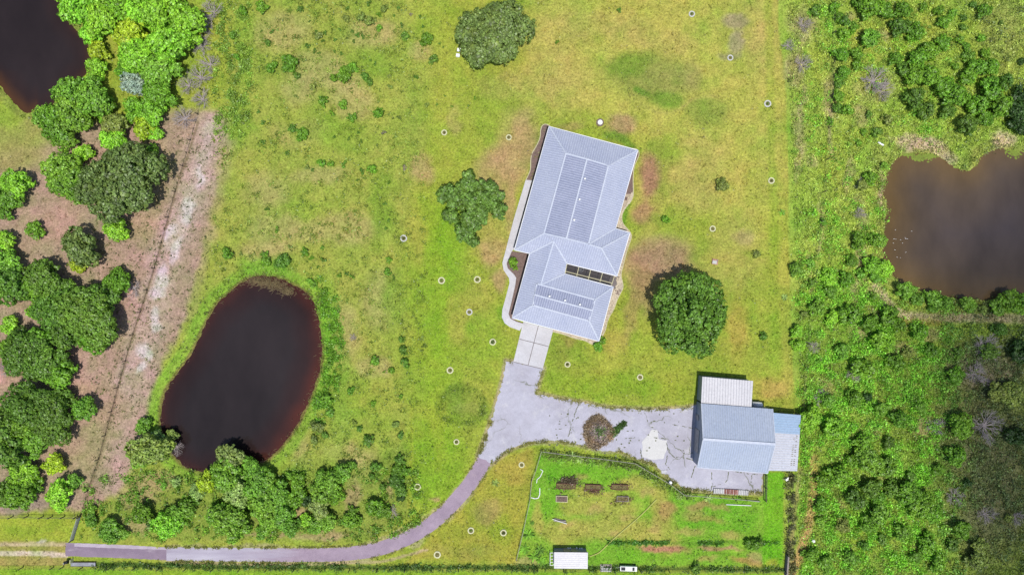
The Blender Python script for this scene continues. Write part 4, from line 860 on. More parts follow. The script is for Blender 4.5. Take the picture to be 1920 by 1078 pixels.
for x, y, r, t in [(270, 800, 18, 'green'), (285, 845, 40, 'olive'), (262, 855, 26, 'mid'), (300, 830, 26, 'mid'), (322, 815, 14, 'olive'), (432, 858, 30, 'mid'), (425, 895, 36, 'mid'), (445, 920, 32, 'lite'), (475, 880, 26, 'mid'), (482, 905, 34, 'green'), (388, 905, 22, 'lime'), (372, 920, 18, 'mid'), (318, 985, 30, 'bright'), (330, 965, 24, 'green'), (352, 952, 22, 'mid'), (268, 962, 24, 'dark'), (285, 975, 14, 'deep'), (430, 975, 38, 'green'), (445, 990, 26, 'green'), (410, 965, 26, 'mid'), (205, 985, 20, 'green'), (212, 1003, 20, 'green'), (196, 1000, 14, 'dark'), (172, 975, 14, 'green'), (172, 955, 10, 'green'), (230, 998, 14, 'green'), (135, 905, 12, 'mid'), (306, 910, 8, 'green'), (330, 905, 12, 'mid'),
    (500, 905, 26, 'green'), (495, 940, 34, 'green'), (520, 925, 28, 'green'), (560, 905, 18, 'dark'), (545, 892, 10, 'mid'), (555, 935, 22, 'dark'), (530, 965, 30, 'green'), (505, 975, 26, 'mid'), (575, 940, 14, 'deep'), (640, 885, 22, 'green'), (615, 900, 26, 'green'), (605, 925, 26, 'green'), (625, 925, 22, 'dark'), (600, 950, 24, 'mid'), (615, 975, 20, 'green'), (590, 985, 18, 'green'), (575, 975, 14, 'bright'), (548, 990, 18, 'green'), (490, 1000, 14, 'green'), (650, 975, 12, 'green'), (658, 872, 12, 'green')]:
    plant(x, y, r, {'green': 'mid', 'dark': 'green', 'mid': 'lite' if (x * 7) % 3 == 0 else 'mid'}.get(t, t), GS)
GP = 'shrubs scattered across the left pasture'
z2 = [(30, 40, 40, 'green'), (250, 55, 22, 'dark'), (505, 105, 25, 'olive'), (515, 48, 14, 'dark'), (630, 20, 18, 'dark'), (590, 95, 30, 'olive'), (640, 120, 35, 'olive'), (690, 155, 22, 'green'), (720, 50, 25, 'olive'), (690, 85, 18, 'green'), (800, 48, 14, 'dark'), (870, 80, 12, 'grey'), (835, 200, 30, 'dark'), (820, 140, 14, 'dark'), (955, 220, 42, 'green'), (995, 330, 32, 'dark'), (540, 180, 14, 'dark'), (570, 200, 18, 'dark'), (600, 205, 16, 'dark'), (548, 235, 12, 'dark'), (388, 185, 16, 'dark'), (350, 205, 28, 'olive'), (340, 180, 14, 'dark'), (375, 230, 12, 'dark'), (442, 225, 14, 'dark'), (290, 255, 20, 'dark'), (92, 180, 14, 'dark'), (65, 240, 22, 'dark'), (440, 290, 12, 'dark'), (480, 300, 14, 'dark'), (330, 285, 16, 'dark'), (355, 300, 12, 'dark'), (88, 380, 38, 'green'), (190, 350, 52, 'green'), (170, 390, 30, 'dark'), (230, 425, 25, 'dark'), (265, 340, 18, 'olive'), (500, 420, 52, 'green'), (440, 440, 28, 'green'), (540, 380, 35, 'green'), (610, 430, 28, 'dark'), (640, 460, 25, 'dark'), (315, 490, 25, 'olive'), (898, 432, 16, 'dark'), (750, 430, 16, 'olive'), (750, 487, 14, 'olive'), (380, 565, 35, 'green'), (490, 590, 32, 'green'), (428, 640, 20, 'green'), (535, 660, 32, 'green'), (690, 635, 35, 'green'), (35, 690, 18, 'dark'), (205, 720, 30, 'dark'), (258, 755, 40, 'green'), (38, 795, 20, 'dark'), (175, 855, 18, 'dark'), (368, 915, 28, 'green'), (420, 920, 22, 'green'), (490, 925, 20, 'mid'), (595, 960, 20, 'dark'), (650, 950, 32, 'green'), (320, 955, 14, 'dark'), (225, 540, 14, 'olive'), (640, 340, 10, 'dark'), (670, 358, 12, 'dark'), (960, 590, 18, 'olive'), (1015, 587, 10, 'dark'), (1060, 540, 8, 'dark'), (1100, 600, 10, 'dark'), (1230, 550, 12, 'green'), (1190, 595, 10, 'dark'), (805, 660, 14, 'olive'), (745, 645, 10, 'olive'), (575, 745, 12, 'dark'), (440, 770, 12, 'dark'), (522, 780, 12, 'dark'), (590, 795, 12, 'dark'), (680, 815, 10, 'olive'), (745, 1025, 12, 'dark'), (570, 1010, 10, 'dark'), (285, 940, 18, 'olive'), (430, 140, 8, 'dark'), (470, 165, 10, 'dark'), (300, 120, 8, 'dark'), (400, 70, 8, 'dark'), (775, 90, 10, 'dark'), (920, 95, 12, 'dark'), (935, 150, 12, 'dark'), (1030, 245, 10, 'dark'), (1050, 265, 8, 'dark'), (12, 628, 14, 'dark'), (715, 745, 16, 'grey'), (835, 940, 18, 'grey'), (30, 175, 8, 'dark'), (-70, 60, 30, 'green'), (-130, 200, 26, 'green'), (-110, 320, 22, 'green')]
for X_, Y_, r_, t_ in z2: plant(480 + X_ / 2.994, Y_ / 2.994, r_ / 2.994, t_, GP)
z6 = [(60, 95, 16, 'dark'), (120, 212, 18, 'green'), (45, 350, 26, 'green'), (145, 390, 48, 'dark'), (60, 390, 35, 'green'), (375, 315, 16, 'green'), (270, 340, 28, 'green'), (310, 370, 16, 'green'), (378, 385, 18, 'dark'), (345, 420, 10, 'dark'), (467, 468, 18, 'green'), (508, 457, 16, 'dark'), (540, 473, 14, 'green'), (745, 385, 22, 'green'), (740, 450, 26, 'green'), (775, 480, 14, 'dark'), (720, 65, 16, 'dark'), (748, 160, 14, 'dark'), (728, 205, 12, 'dark'), (818, 830, 22, 'dark'), (825, 890, 30, 'dark'), (835, 960, 32, 'dark'), (672, 950, 32, 'green'), (760, 1000, 22, 'green'), (720, 1010, 10, 'green'), (480, 830, 12, 'olive'), (320, 520, 25, 'green'), (385, 560, 25, 'green'), (300, 500, 22, 'mid'), (430, 900, 18, 'green'), (415, 970, 22, 'mid'), (460, 1050, 22, 'green'), (190, 310, 14, 'olive')]
for X_, Y_, r_, t_ in z6: plant(480 + X_ / 2.994, 360 + Y_ / 2.994, r_ / 2.994, t_, GP)
for x, y, r, t in [(427, 476, 13, 'green'), (452, 476, 5, 'olive'), (62, 430, 6, 'dark'), (745, 880, 14, 'green'), (750, 860, 12, 'dark'), (742, 900, 16, 'dark'), (750, 915, 16, 'dark'), (758, 880, 12, 'green'), (704, 875, 12, 'dark'), (697, 892, 7, 'dark'), (720, 912, 9, 'dark'), (752, 932, 10, 'deep'), (702, 952, 20, 'green'), (722, 958, 14, 'green'), (752, 817, 8, 'dark'), (675, 803, 7, 'dark'), (700, 757, 7, 'green'), (742, 795, 8, 'olive'), (692, 825, 13, 'dark'), (665, 792, 6, 'olive'), (753, 743, 6, 'green'), (658, 733, 9, 'green'), (612, 748, 12, 'mid'), (620, 775, 10, 'mid'), (595, 800, 14, 'olive'), (610, 815, 8, 'dark'), (590, 825, 9, 'olive'), (660, 975, 18, 'green'), (660, 955, 12, 'green')]:
    plant(x, y, r, t, GP)
GH = 'shrubs on the lawn round the house'
for x, y, r, t, lb in [(962, 494, 12, 'green', 'bushy green shrub in the mulch bed inside the walk'), (1128, 640, 9, 'green', 'low green shrub at the lower right corner of the house'), (1120, 650, 11, 'green', 'rounder green shrub just below the house corner'), (1354, 348, 14, 'olive', 'grey olive shrub alone on the upper right lawn'), (1432, 630, 9, 'dark', 'small dark shrub near the mown right edge'), (1248, 412, 9, 'green', 'low green shrub right of the middle of the house'), (1420, 476, 9, 'olive', 'low olive shrub on the right lawn'), (1161, 20, 6, 'dark', 'tiny dark sapling near the top edge above the house'), (1044, 79, 5, 'green', 'tiny green sapling right of the big top oak'), (1306, 1067, 12, 'dark', 'dark round bush on the garden lower edge'), (1412, 1020, 15, 'green', 'loose green bush in the garden right corner'), (1425, 1015, 10, 'dark', 'darker bush beside the garden right fence')]:
    plant(x, y, r, t, GH, label=lb)
GR = 'trees and bushes of the right brushland'
zr = [(270, 62, 35, 'dark'), (370, 45, 32, 'green'), (390, 95, 28, 'green'), (430, 110, 35, 'dark'), (425, 190, 35, 'green'), (480, 150, 30, 'green'), (410, 310, 45, 'green'), (500, 310, 40, 'green'), (490, 370, 28, 'green'), (580, 40, 70, 'green'), (530, 20, 50, 'green'), (650, 60, 50, 'green'), (760, 60, 50, 'green'), (740, 150, 56, 'dark'), (830, 180, 50, 'green'), (870, 40, 26, 'green'), (575, 220, 58, 'mid'), (420, 410, 40, 'green'), (405, 470, 32, 'dark'), (395, 540, 36, 'green'), (392, 610, 34, 'dark'), (445, 620, 35, 'green'), (565, 640, 22, 'dark'), (345, 685, 24, 'green'), (670, 670, 30, 'olive'), (610, 745, 33, 'dark'), (540, 740, 22, 'green'), (510, 800, 20, 'green'), (990, 120, 40, 'green'), (960, 60, 30, 'green'), (1040, 80, 28, 'mid'), (1095, 105, 22, 'dark'), (1100, 155, 24, 'dark'), (1150, 30, 22, 'dark'), (1215, 60, 42, 'green'), (1080, 220, 30, 'green'), (1110, 260, 25, 'green'), (980, 240, 45, 'green'), (1310, 128, 16, 'dark'), (1200, 215, 25, 'green'), (1130, 315, 32, 'mid'), (1220, 305, 28, 'green'), (1050, 372, 22, 'green'),
      (900, 290, 52, 'green'), (840, 330, 52, 'green'), (720, 330, 36, 'green'), (760, 390, 36, 'dark'), (820, 430, 56, 'green'), (900, 430, 62, 'green'), (825, 550, 56, 'dark'), (890, 620, 46, 'dark'), (985, 480, 56, 'green'), (1060, 540, 62, 'green'), (1010, 620, 40, 'dark'), (1120, 430, 45, 'green'), (1180, 380, 50, 'green'), (1250, 380, 46, 'green'), (1340, 460, 38, 'dark'), (1255, 500, 62, 'green'), (1180, 590, 56, 'green'), (1120, 700, 56, 'dark'), (1220, 670, 42, 'green'), (1310, 600, 60, 'green'), (1395, 640, 60, 'deep'), (1420, 540, 50, 'deep'), (1425, 350, 20, 'deep'), (530, 1040, 36, 'olive'), (575, 1000, 40, 'green'), (650, 930, 24, 'mid'), (125, 450, 16, 'olive'), (1420, 720, 40, 'deep')]
for X_, Y_, r_, t_ in zr: plant(1440 + X_ / 2.994, Y_ / 2.994, r_ / 2.994 * (1.22 if X_ > 650 and Y_ > 260 else 1.1), t_, GR)
zr = [(310, 165, 20, 'dark'), (235, 400, 25, 'green'), (510, 270, 42, 'dark'), (470, 390, 32, 'dark'), (445, 490, 38, 'dark'), (620, 270, 40, 'mid'), (590, 420, 50, 'bright'), (650, 430, 45, 'bright'), (600, 470, 34, 'mid'), (520, 460, 26, 'green'), (590, 588, 26, 'dark'), (770, 550, 50, 'mid'), (840, 600, 35, 'mid'), (930, 610, 48, 'mid'), (1000, 630, 40, 'mid'), (1120, 630, 42, 'mid'), (1200, 660, 28, 'olive'), (1290, 650, 42, 'mid'), (1350, 600, 52, 'green'), (1420, 630, 52, 'green'), (460, 690, 56, 'dark'), (570, 740, 46, 'dark'), (680, 700, 52, 'dark'), (740, 750, 34, 'green'), (850, 790, 46, 'green'), (640, 840, 60, 'bright'), (920, 890, 36, 'green'), (540, 990, 60, 'dark'), (280, 650, 42, 'green'), (240, 510, 28, 'green'), (1060, 900, 30, 'dark'), (1240, 900, 44, 'dark'), (1420, 900, 60, 'deep'), (200, 690, 22, 'olive'), (160, 780, 34, 'bright'), (170, 860, 34, 'bright'), (340, 480, 40, 'bright'), (350, 560, 34, 'mid'), (160, 430, 36, 'mid'), (360, 700, 36, 'bright'), (720, 960, 46, 'green'), (780, 900, 30, 'olive'), (1050, 1030, 44, 'green'), (420, 890, 40, 'mid'), (1300, 770, 36, 'dark')]
for X_, Y_, r_, t_ in zr: plant(1440 + X_ / 2.994, 360 + Y_ / 2.994, r_ / 2.994 * 1.25, {'green': 'mid', 'dark': 'green'}.get(t_, t_) if X_ < 700 else t_, GR)
zr = [(490, 80, 42, 'dark'), (560, 80, 26, 'deep'), (240, 200, 60, 'bright'), (370, 250, 55, 'bright'), (340, 90, 36, 'mid'), (540, 330, 46, 'green'), (570, 420, 66, 'green'), (490, 430, 40, 'dark'), (670, 470, 50, 'green'), (310, 540, 40, 'dark'), (400, 520, 56, 'green'), (580, 590, 52, 'dark'), (500, 650, 50, 'dark'), (620, 640, 40, 'green'), (700, 590, 40, 'dark'), (790, 620, 60, 'green'), (860, 680, 60, 'green'), (920, 730, 46, 'green'), (620, 740, 56, 'mid'), (560, 800, 40, 'green'), (1080, 240, 60, 'green'), (1060, 410, 50, 'green'), (1090, 820, 46, 'green'), (1045, 910, 32, 'dark'), (1190, 920, 40, 'dark'), (1180, 990, 50, 'green'), (1405, 290, 50, 'deep'), (1380, 60, 60, 'dark'), (1290, 50, 50, 'dark'), (300, 680, 36, 'green'), (330, 1010, 40, 'green'), (240, 960, 36, 'green'), (680, 330, 30, 'dark'), (740, 200, 44, 'green'), (640, 140, 36, 'mid'), (860, 130, 30, 'mid'), (800, 520, 26, 'dark'), (960, 480, 30, 'green'), (470, 980, 36, 'green'), (540, 910, 24, 'dark'), (640, 870, 26, 'dark'), (900, 900, 46, 'green'), (960, 1010, 40, 'green'), (290, 780, 26, 'mid'), (420, 800, 36, 'olive'), (760, 840, 40, 'mid'), (840, 970, 30, 'mid'), (1360, 760, 22, 'olive'), (1240, 990, 30, 'dark'), (1130, 560, 24, 'deep')]
for X_, Y_, r_, t_ in zr: plant(1440 + X_ / 3.01, 720 + Y_ / 3.01, r_ / 3.01 * 1.32, ({'green': 'mid', 'dark': 'green'}.get(t_, t_) if (X_ < 700 and X_ % 4) else 'olive' if X_ > 1150 and t_ != 'deep' else t_), GR)
name_plants()
# dead and bare bushes ------------------------------------------------
def dead_mb(R, hh, n, seed):
    rr = random.Random(seed); mb = MB()
    def br(p, d, l, r, lev):
        q = p + d * l; mb.tube(p, q, r, r * .55, 4, caps=False)
        if lev == 0: return
        for i in range(3 if lev > 1 else 4):
            nd = (d + Vector((rr.uniform(-1, 1), rr.uniform(-1, 1), rr.uniform(-.35, .55))) * .75).normalized(); br(p + d * l * rr.uniform(.5, 1), nd, l * rr.uniform(.5, .75), r * .5, lev - 1)
    for i in range(n):
        a = 2 * PI * i / n + rr.uniform(-.3, .3); d = Vector((math.cos(a), math.sin(a), rr.uniform(.3, 1))).normalized(); br(Vector((0, 0, .1)), d, R * rr.uniform(.4, .6), R * .016 + .016, 3)
    return mb
DM = [dead_mb(2, 2, 19, s).mesh('bare_branches', M['deadwood']) for s in range(5)]
for i, (x, y, r, lb) in enumerate([(398, 22, 26, 'tall pale dead tree at the top of the track fence'), (385, 50, 22, 'pale dead bush below the topmost dead tree'), (378, 85, 22, 'grey bare bush right of the bright woodland'), (392, 120, 22, 'grey bare bush in the middle of the dead row'), (375, 145, 26, 'broad bare bush above the lilac heap'), (352, 160, 22, 'bare bush leaning on the bright trees'), (378, 185, 22, 'bare bush with long thin twigs near the track top'), (345, 222, 24, 'lilac grey heap of dead branches at the track top'), (250, 540, 20, 'pale dead branches beside the round green tree by the track'), (330, 838, 18, 'bare twigs reaching over the oval pond lower left shore'), (1507, 47, 18, 'bare bush near the right top mown edge'), (1478, 85, 14, 'small grey bare bush on the mown edge'), (1640, 150, 30, 'wide bare bush between the hedge row and thicket'), (1655, 170, 22, 'grey bare bush beside the wide one'), (1505, 120, 20, 'bare bush among weeds at the upper right edge'), (1850, 650, 30, 'grey bare bush in the shade below the right pond'), (1830, 700, 26, 'pale forked bare bush below the right pond'), (1540, 745, 18, 'brownish bare bush right of the mown corner'), (1755, 800, 20, 'bare bush beside a fallen pale log'), (1850, 965, 20, 'blue grey bare bush in the lower right shade'), (1905, 970, 18, 'bare bush nearest the lower right edge'), (1830, 1050, 22, 'bare bush by the lower right bottom edge'), (1790, 930, 20, 'brown bare bush in the lower right brush'), (735, 957, 14, 'grey bare bush in the pasture shrub clump'), (1525, 650, 14, 'thin bare bush in the right strip'), (690, 826, 9, 'pale bare twigs on the round pasture shrub'), (1615, 345, 14, 'bare bush left of the right pond'), (662, 632, 8, 'tiny grey bare bush right of the oval pond'), (1600, 700, 18, 'bare bush low in the right brush, left part'), (1850, 800, 34, 'wide grey bare thicket in the right shade'), (10, 690, 20, 'bare twigs between dark trees at the left edge'), (1612, 400, 14, 'grey twigs beside the right pond bank')]):
    o = bpy.data.objects.new('dead_bush', DM[i % 5]); col.objects.link(o); s = r * S / 2 * 1.05; p = G(x, y, r * S * .3); o.location = (p.x, p.y, 0); o.scale = (s, s, s * .8); o.rotation_euler = (0, 0, i * 1.7); tag(o, lb, 'dead bush', 'bare and dead bushes')
# spiky plants ---------------------------------------------------------
def rosette(n, Ln, seed, wd=.14):
    rr = random.Random(seed); mb = MB()
    for i in range(n):
        a = 2 * PI * i / n * 1.0 + rr.uniform(-.3, .3); up = rr.uniform(.2, 1.1); l = Ln * rr.uniform(.7, 1.1); d = Vector((math.cos(a), math.sin(a), 0)); sd_ = Vector((-d.y, d.x, 0)); pts = []
        for k in range(5):
            t = k / 4; pts.append((d * l * t * (1 - .15 * up) + Vector((0, 0, .1 + l * (up * t - .75 * up * t * t - .15 * t))), wd * math.sin(PI * min(1, .15 + t * .85)) ** .7 + .01))
        vs = []
        for p_, w_ in pts: vs += [p_ - sd_ * w_, p_ + Vector((0, 0, -w_ * .4)), p_ + sd_ * w_]
        mb.add(vs, [f for k in range(4) for f in ((3 * k, 3 * k + 1, 3 * k + 4, 3 * k + 3), (3 * k + 1, 3 * k + 2, 3 * k + 5, 3 * k + 4))])
    return mb.mesh('fronds', M['leaf'])
RM = [rosette(13, 1.6, 1), rosette(10, 1.6, 2, .2), rosette(17, 1.5, 3, .1)]
for i, (x, y, r, t, lb) in enumerate([(991, 1003, 15, 'green', 'spiky palm inside the lower left garden fence'), (985, 1030, 14, 'green', 'spiky palm above the garden left corner'), (1012, 1032, 14, 'dark', 'dark palm next to the container ladder'), (1001, 1044, 14, 'green', 'palm nearest the garden bottom left corner'), (1014, 1052, 12, 'green', 'low palm left of the container base'), (998, 981, 7, 'dark', 'tiny palm in the left part of the garden'), (1073, 855, 12, 'lite', 'pale banana plant under the garden top fence'), (1088, 862, 10, 'lite', 'second pale banana plant along the top fence, right of the first'), (1110, 868, 12, 'mid', 'leafy plant in the middle of the top fence row'), (1050, 866, 9, 'mid', 'small leafy plant at the left of the top fence row'), (1328, 935, 11, 'lite', 'pale spiky plant below the rusty sheet'), (1275, 932, 9, 'lite', 'spiky plant at the garden fence bend'), (1384, 936, 9, 'green', 'spiky plant near the garden right corner'), (1468, 398, 9, 'green', 'spiky palmetto on the right mown edge, the higher one'), (1472, 557, 9, 'lite', 'spiky palmetto on the right mown edge, the lower one'), (924, 641, 7, 'deep', 'dark spiky plant in a ring left of the apron'), (928, 906, 10, 'olive', 'blue grey agave clump right of the driveway bend')]):
    o = bpy.data.objects.new('spiky_plant', RM[i % 3]); col.objects.link(o); s = r * S / 1.5; p = G(x, y, .4); o.location = (p.x, p.y, 0); o.scale = (s, s, s); o.rotation_euler = (0, 0, i * 1.1); o.color = (*TONE[t], 1); tag(o, lb, 'plant', 'palms and spiky plants')
# ------------------------------------------------------------------ ground cover that nobody could count
def leafstuff(name, label, cat, px_, py_, per, spread, leaf, hgt, colfun, seed, up=.5):
    rng = np.random.default_rng(seed); n = len(px_); cx = (px_ - 960) * S; cy = (539 - py_) * S
    sz = rng.uniform(.6, 1.4, n); off = rng.normal(size=(n, per, 3)) * np.array([spread, spread, 0]) * sz[:, None, None]
    pos = np.stack([cx, cy, np.zeros(n)], 1)[:, None] + off; rr_ = np.linalg.norm(off[..., :2], axis=2) / (spread * 2); pos[..., 2] = np.maximum(.03, hgt * sz[:, None] * (1 - np.clip(rr_, 0, 1) ** 2) * rng.uniform(.3, 1, (n, per)))
    nr = rng.normal(size=(n, per, 3)) * .6 + np.array([0, 0, up]); nr /= np.linalg.norm(nr, axis=2)[..., None]
    V = qmesh(pos.reshape(-1, 3), nr.reshape(-1, 3), np.repeat(sz, per) * leaf * rng.uniform(.6, 1.3, n * per), 1.0, rng)
    c = colfun(px_, py_, rng); c = np.repeat(np.repeat(c, per, 0), 4, 0); F = np.arange(len(V)).reshape(-1, 4)
    tag(link(name, fast_mesh(name, V, F, M['stuffleaf'], np.clip(c, .003, .8))), label, cat, kind='stuff')
def scatter(n, x0, x1, y0, y1, seed, dens=None):
    rng = np.random.default_rng(seed); x = rng.uniform(x0, x1, n); y = rng.uniform(y0, y1, n)
    if dens is not None: k = rng.uniform(size=n) < dens(x, y); x, y = x[k], y[k]
    d_ = pond_sdf(x, y); k = d_ > .15
    for P in (YARD, ROAD_OLD, strip(RD, 15), [(938, 335), (1000, 335), (1030, 232), (1200, 278), (1187, 440), (1170, 545), (1112, 650), (1040, 625), (1018, 693), (960, 680), (975, 622), (938, 600)], [(1303, 700), (1420, 700), (1420, 760), (1505, 770), (1500, 886), (1303, 886)], [(1036, 1028), (1104, 1028), (1104, 1070), (1036, 1070)]):
        k &= sdf_poly(x, y, P) > 0
    return x[k], y[k]
def gc(mult, jit, shift=(1, 1, 1)):
    def f(x, y, rng): return ground_colour(x, y) * mult * rng.uniform(1 - jit, 1 + jit, (len(x), 1)) * np.array(shift)
    return f
x, y = scatter(52000, -100, 1490, -80, 1150, 1, lambda x, y: np.clip(.25 + 1.6 * (fbm(x / 25, y / 25, 77) - .4), .1, 1) * np.where((x < 400) & (y > 240), .35, 1))
leafstuff('pasture_grass', 'tufty green and straw grass over the pasture and lawn', 'grass', x, y, 5, .13, .12, .14, gc(1.0, .35), 2)
def near_edge(n, lines, seed, sd, away):
    rng = np.random.default_rng(seed); out = []
    for P in lines:
        q = np.array(dense(P, 3)); q = q[rng.integers(0, len(q), n)]; out.append(q + rng.normal(0, sd, q.shape))
    o = np.concatenate(out); k = (fbm(o[:, 0] / 9, o[:, 1] / 9, 60) > .46)
    for A_ in away: k &= sdf_poly(o[:, 0], o[:, 1], A_) > 0
    o = o[k]; return o[:, 0], o[:, 1]
_n = len(RD); sideA = strip(main_road, 15, 14.6); sideB = strip(pale_road, 14.4, 13.4); hA_ = len(sideA) // 2; hB_ = len(sideB) // 2
AW = [strip(RD, 12), [(978, 600), (1040, 616), (1021, 695), (958, 680)], [(1298, 700), (1505, 700), (1505, 884), (1298, 884)], [(890, 850), (930, 850), (930, 880), (890, 880)]]
x, y = near_edge(620, [YARD[3:6], YARD[6:13]], 41, 1.8, AW); x2, y2 = near_edge(900, [YARD[13:20], YARD[22:] + [YARD[0]]], 45, 1.8, AW)
x = np.concatenate([x, x2]); y = np.concatenate([y, y2]); leafstuff('verge_grass', 'ragged grass creeping over the yard edge', 'grass', x, y, 6, .13, .1, .12, lambda x, y, rng: np.array(A(170, 170, 96)) * rng.uniform(.6, 1.4, (len(x), 1)), 42)
x, y = near_edge(620, [sideA[2:hA_], sideA[hA_:-2], sideB[:hB_], sideB[hB_:]], 43, 1.1, [strip(RD, 11.5)]); leafstuff('verge_grass', 'ragged grass creeping over the driveway edge', 'grass', x, y, 6, .12, .1, .12, lambda x, y, rng: np.array(A(170, 176, 90)) * rng.uniform(.6, 1.4, (len(x), 1)), 44)
# coarser weeds in the unmown left pasture
x, y = scatter(26000, 400, 800, -60, 1010, 3, lambda x, y: np.clip(4 * (fbm(x / 12, y / 12, 15) - .49), 0, 1))
leafstuff('pasture_weed', 'darker low weeds dotted through the left pasture', 'weeds', x, y, 7, .22, .13, .3, lambda x, y, rng: np.array(A(150, 178, 72)) * rng.uniform(.5, 1.6, (len(x), 1)), 4)
# tiny dots of weed on the bare soil
x, y = scatter(1600, 170, 400, 250, 960, 5); leafstuff('soil_weed', 'small dark weeds dotted over the bare western soil', 'weeds', x, y, 7, .16, .11, .3, lambda x, y, rng: np.array(A(130, 140, 76)) * rng.uniform(.5, 1.4, (len(x), 1)), 6)
# brush on the right
def brush_d(x, y):
    f = fbm(x / 16, y / 16, 33); low = np.clip((y - 330) / 200, 0, 1); k = np.clip(5 * (f - .5 + .09 * low), 0, 1) * (.32 + .68 * low) * (1 - .45 * np.clip((x - 1740) / 80, 0, 1))
    k = np.where(sd_line(x, y, [(1526, 860), (1520, 960), (1500, 1040), (1480, 1080)]) < 10, .05, k); k = np.where(sd_line(x, y, [(1640, 535), (1690, 590), (1740, 597), (1910, 598)]) < 10, .08, k)
    return np.where(x < 1480 + np.clip((y - 100) / 40, 0, 20), 0, k)
def brush_c(x, y, rng):
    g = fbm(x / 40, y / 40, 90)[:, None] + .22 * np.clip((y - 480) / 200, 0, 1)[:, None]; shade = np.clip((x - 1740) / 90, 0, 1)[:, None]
    c = 1.8 * np.array(A(130, 192, 58)) * np.clip(g * 1.9 - .2, 0, 1) + 1.75 * np.array(A(172, 188, 92)) * (1 - np.clip(g * 1.9 - .2, 0, 1)); c = c * (1 - shade * .8) + np.array(A(124, 124, 98)) * shade * .8  # cloud shade painted into the leaf colour as grey olive
    return c * rng.uniform(.45, 1.5, (len(x), 1))
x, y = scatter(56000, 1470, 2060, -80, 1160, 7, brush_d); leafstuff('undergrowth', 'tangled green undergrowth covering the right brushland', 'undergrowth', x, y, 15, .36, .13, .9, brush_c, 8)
x, y = scatter(64000, 1470, 2060, -80, 1160, 17, lambda x, y: np.where(x < 1478 + np.clip((y - 100) / 30, 0, 20), 0, .8)); leafstuff('brush_grass', 'tall mixed grass between the bushes of the right brushland', 'grass', x, y, 6, .2, .13, .4, lambda x, y, rng: (ground_colour(x, y) * (.75 - .2 * np.clip((y - 500) / 200, 0, 1))[:, None] * np.array([.95, 1, .9]) + .55 * np.array(A(184, 200, 96)) * (1 - .5 * np.clip((x - 1740) / 90, 0, 1) * (y > 560))[:, None]) * rng.uniform(.45, 1.6, (len(x), 1)), 18)  # lower right grass colour dimmed to paint in the cloud shade
# belt below the pond, hedge along the lower fence, woodland floor
x, y = scatter(7000, 150, 790, 880, 1012, 9, lambda x, y: np.clip(5 * (fbm(x / 15, y / 15, 35) - .52), 0, 1)); leafstuff('undergrowth', 'weedy undergrowth between the oval pond and the driveway', 'undergrowth', x, y, 12, .3, .15, .7, lambda x, y, rng: np.array(A(140, 190, 66)) * rng.uniform(.6, 1.5, (len(x), 1)), 10)
x, y = scatter(2300, 175, 1480, 1055, 1071, 11, lambda x, y: np.clip(1.4 - np.abs(y - (1058 + (x - 175) * .008)) / 6, 0, 1) * np.clip(.2 + 2.2 * (fbm(x / 30, y / 5, 3) - .3), 0, 1)); leafstuff('hedgerow', 'low dark weedy hedge along the bottom fence', 'hedge', x, y, 12, .22, .13, .6, lambda x, y, rng: np.array(A(106, 146, 62)) * rng.uniform(.5, 1.6, (len(x), 1)), 12)
x, y = scatter(2000, 1140, 1460, 1012, 1026, 13, lambda x, y: np.clip(1.1 - np.abs(y - 1017) / 4, 0, 1) * np.clip(4 * (fbm(x / 24, y / 24, 61) - .42) + np.where(x < 1245, .5, 0), 0, 1)); leafstuff('garden_row', 'dark green overgrown crop row across the garden', 'plants', x, y, 10, .2, .12, .4, lambda x, y, rng: np.array(A(106, 166, 58)) * rng.uniform(.5, 1.5, (len(x), 1)), 14)
x, y = scatter(5200, 400, 470, -60, 260, 15, lambda x, y: np.clip(4 * (fbm(x / 12, y / 12, 36) - .5), 0, .7)); leafstuff('undergrowth', 'weeds along the upper fence beside the dead bushes', 'undergrowth', x, y, 10, .26, .14, .6, lambda x, y, rng: np.array(A(160, 200, 80)) * rng.uniform(.7, 1.5, (len(x), 1)), 16)
x, y = scatter(9000, 590, 660, 500, 880, 19, lambda x, y: np.clip(1 - np.abs(sdf_poly(x, y, POND_B) - 26) / 22, 0, 1) * np.clip(4 * (fbm(x / 10, y / 10, 38) - .42), 0, 1)); leafstuff('bank_weed', 'leafy weeds down the right bank of the oval pond', 'weeds', x, y, 10, .26, .14, .55, lambda x, y, rng: np.array(A(136, 196, 60)) * rng.uniform(.6, 1.5, (len(x), 1)), 20)
x, y = scatter(4600, 985, 1300, 840, 935, 23, lambda x, y: np.clip(1 - sd_line(x, y, [(1020, 850), (1190, 872), (1282, 928), (1420, 940)]) / 12, 0, 1)); leafstuff('fence_weed', 'weeds growing along the garden fence', 'weeds', x, y, 9, .22, .13, .4, lambda x, y, rng: np.array(A(150, 176, 84)) * rng.uniform(.45, 1.6, (len(x), 1)), 24)
x, y = scatter(1700, 1470, 1500, 886, 1080, 25, lambda x, y: np.clip(1.2 - np.abs(x - 1483) / 10, 0, 1) * np.clip(4 * (fbm(x / 9, y / 9, 39) - .35), 0, 1)); leafstuff('fence_weed', 'dark weeds along the fence right of the garden', 'weeds', x, y, 9, .25, .14, .6, lambda x, y, rng: np.array(A(140, 146, 90)) * rng.uniform(.4, 1.6, (len(x), 1)), 26)
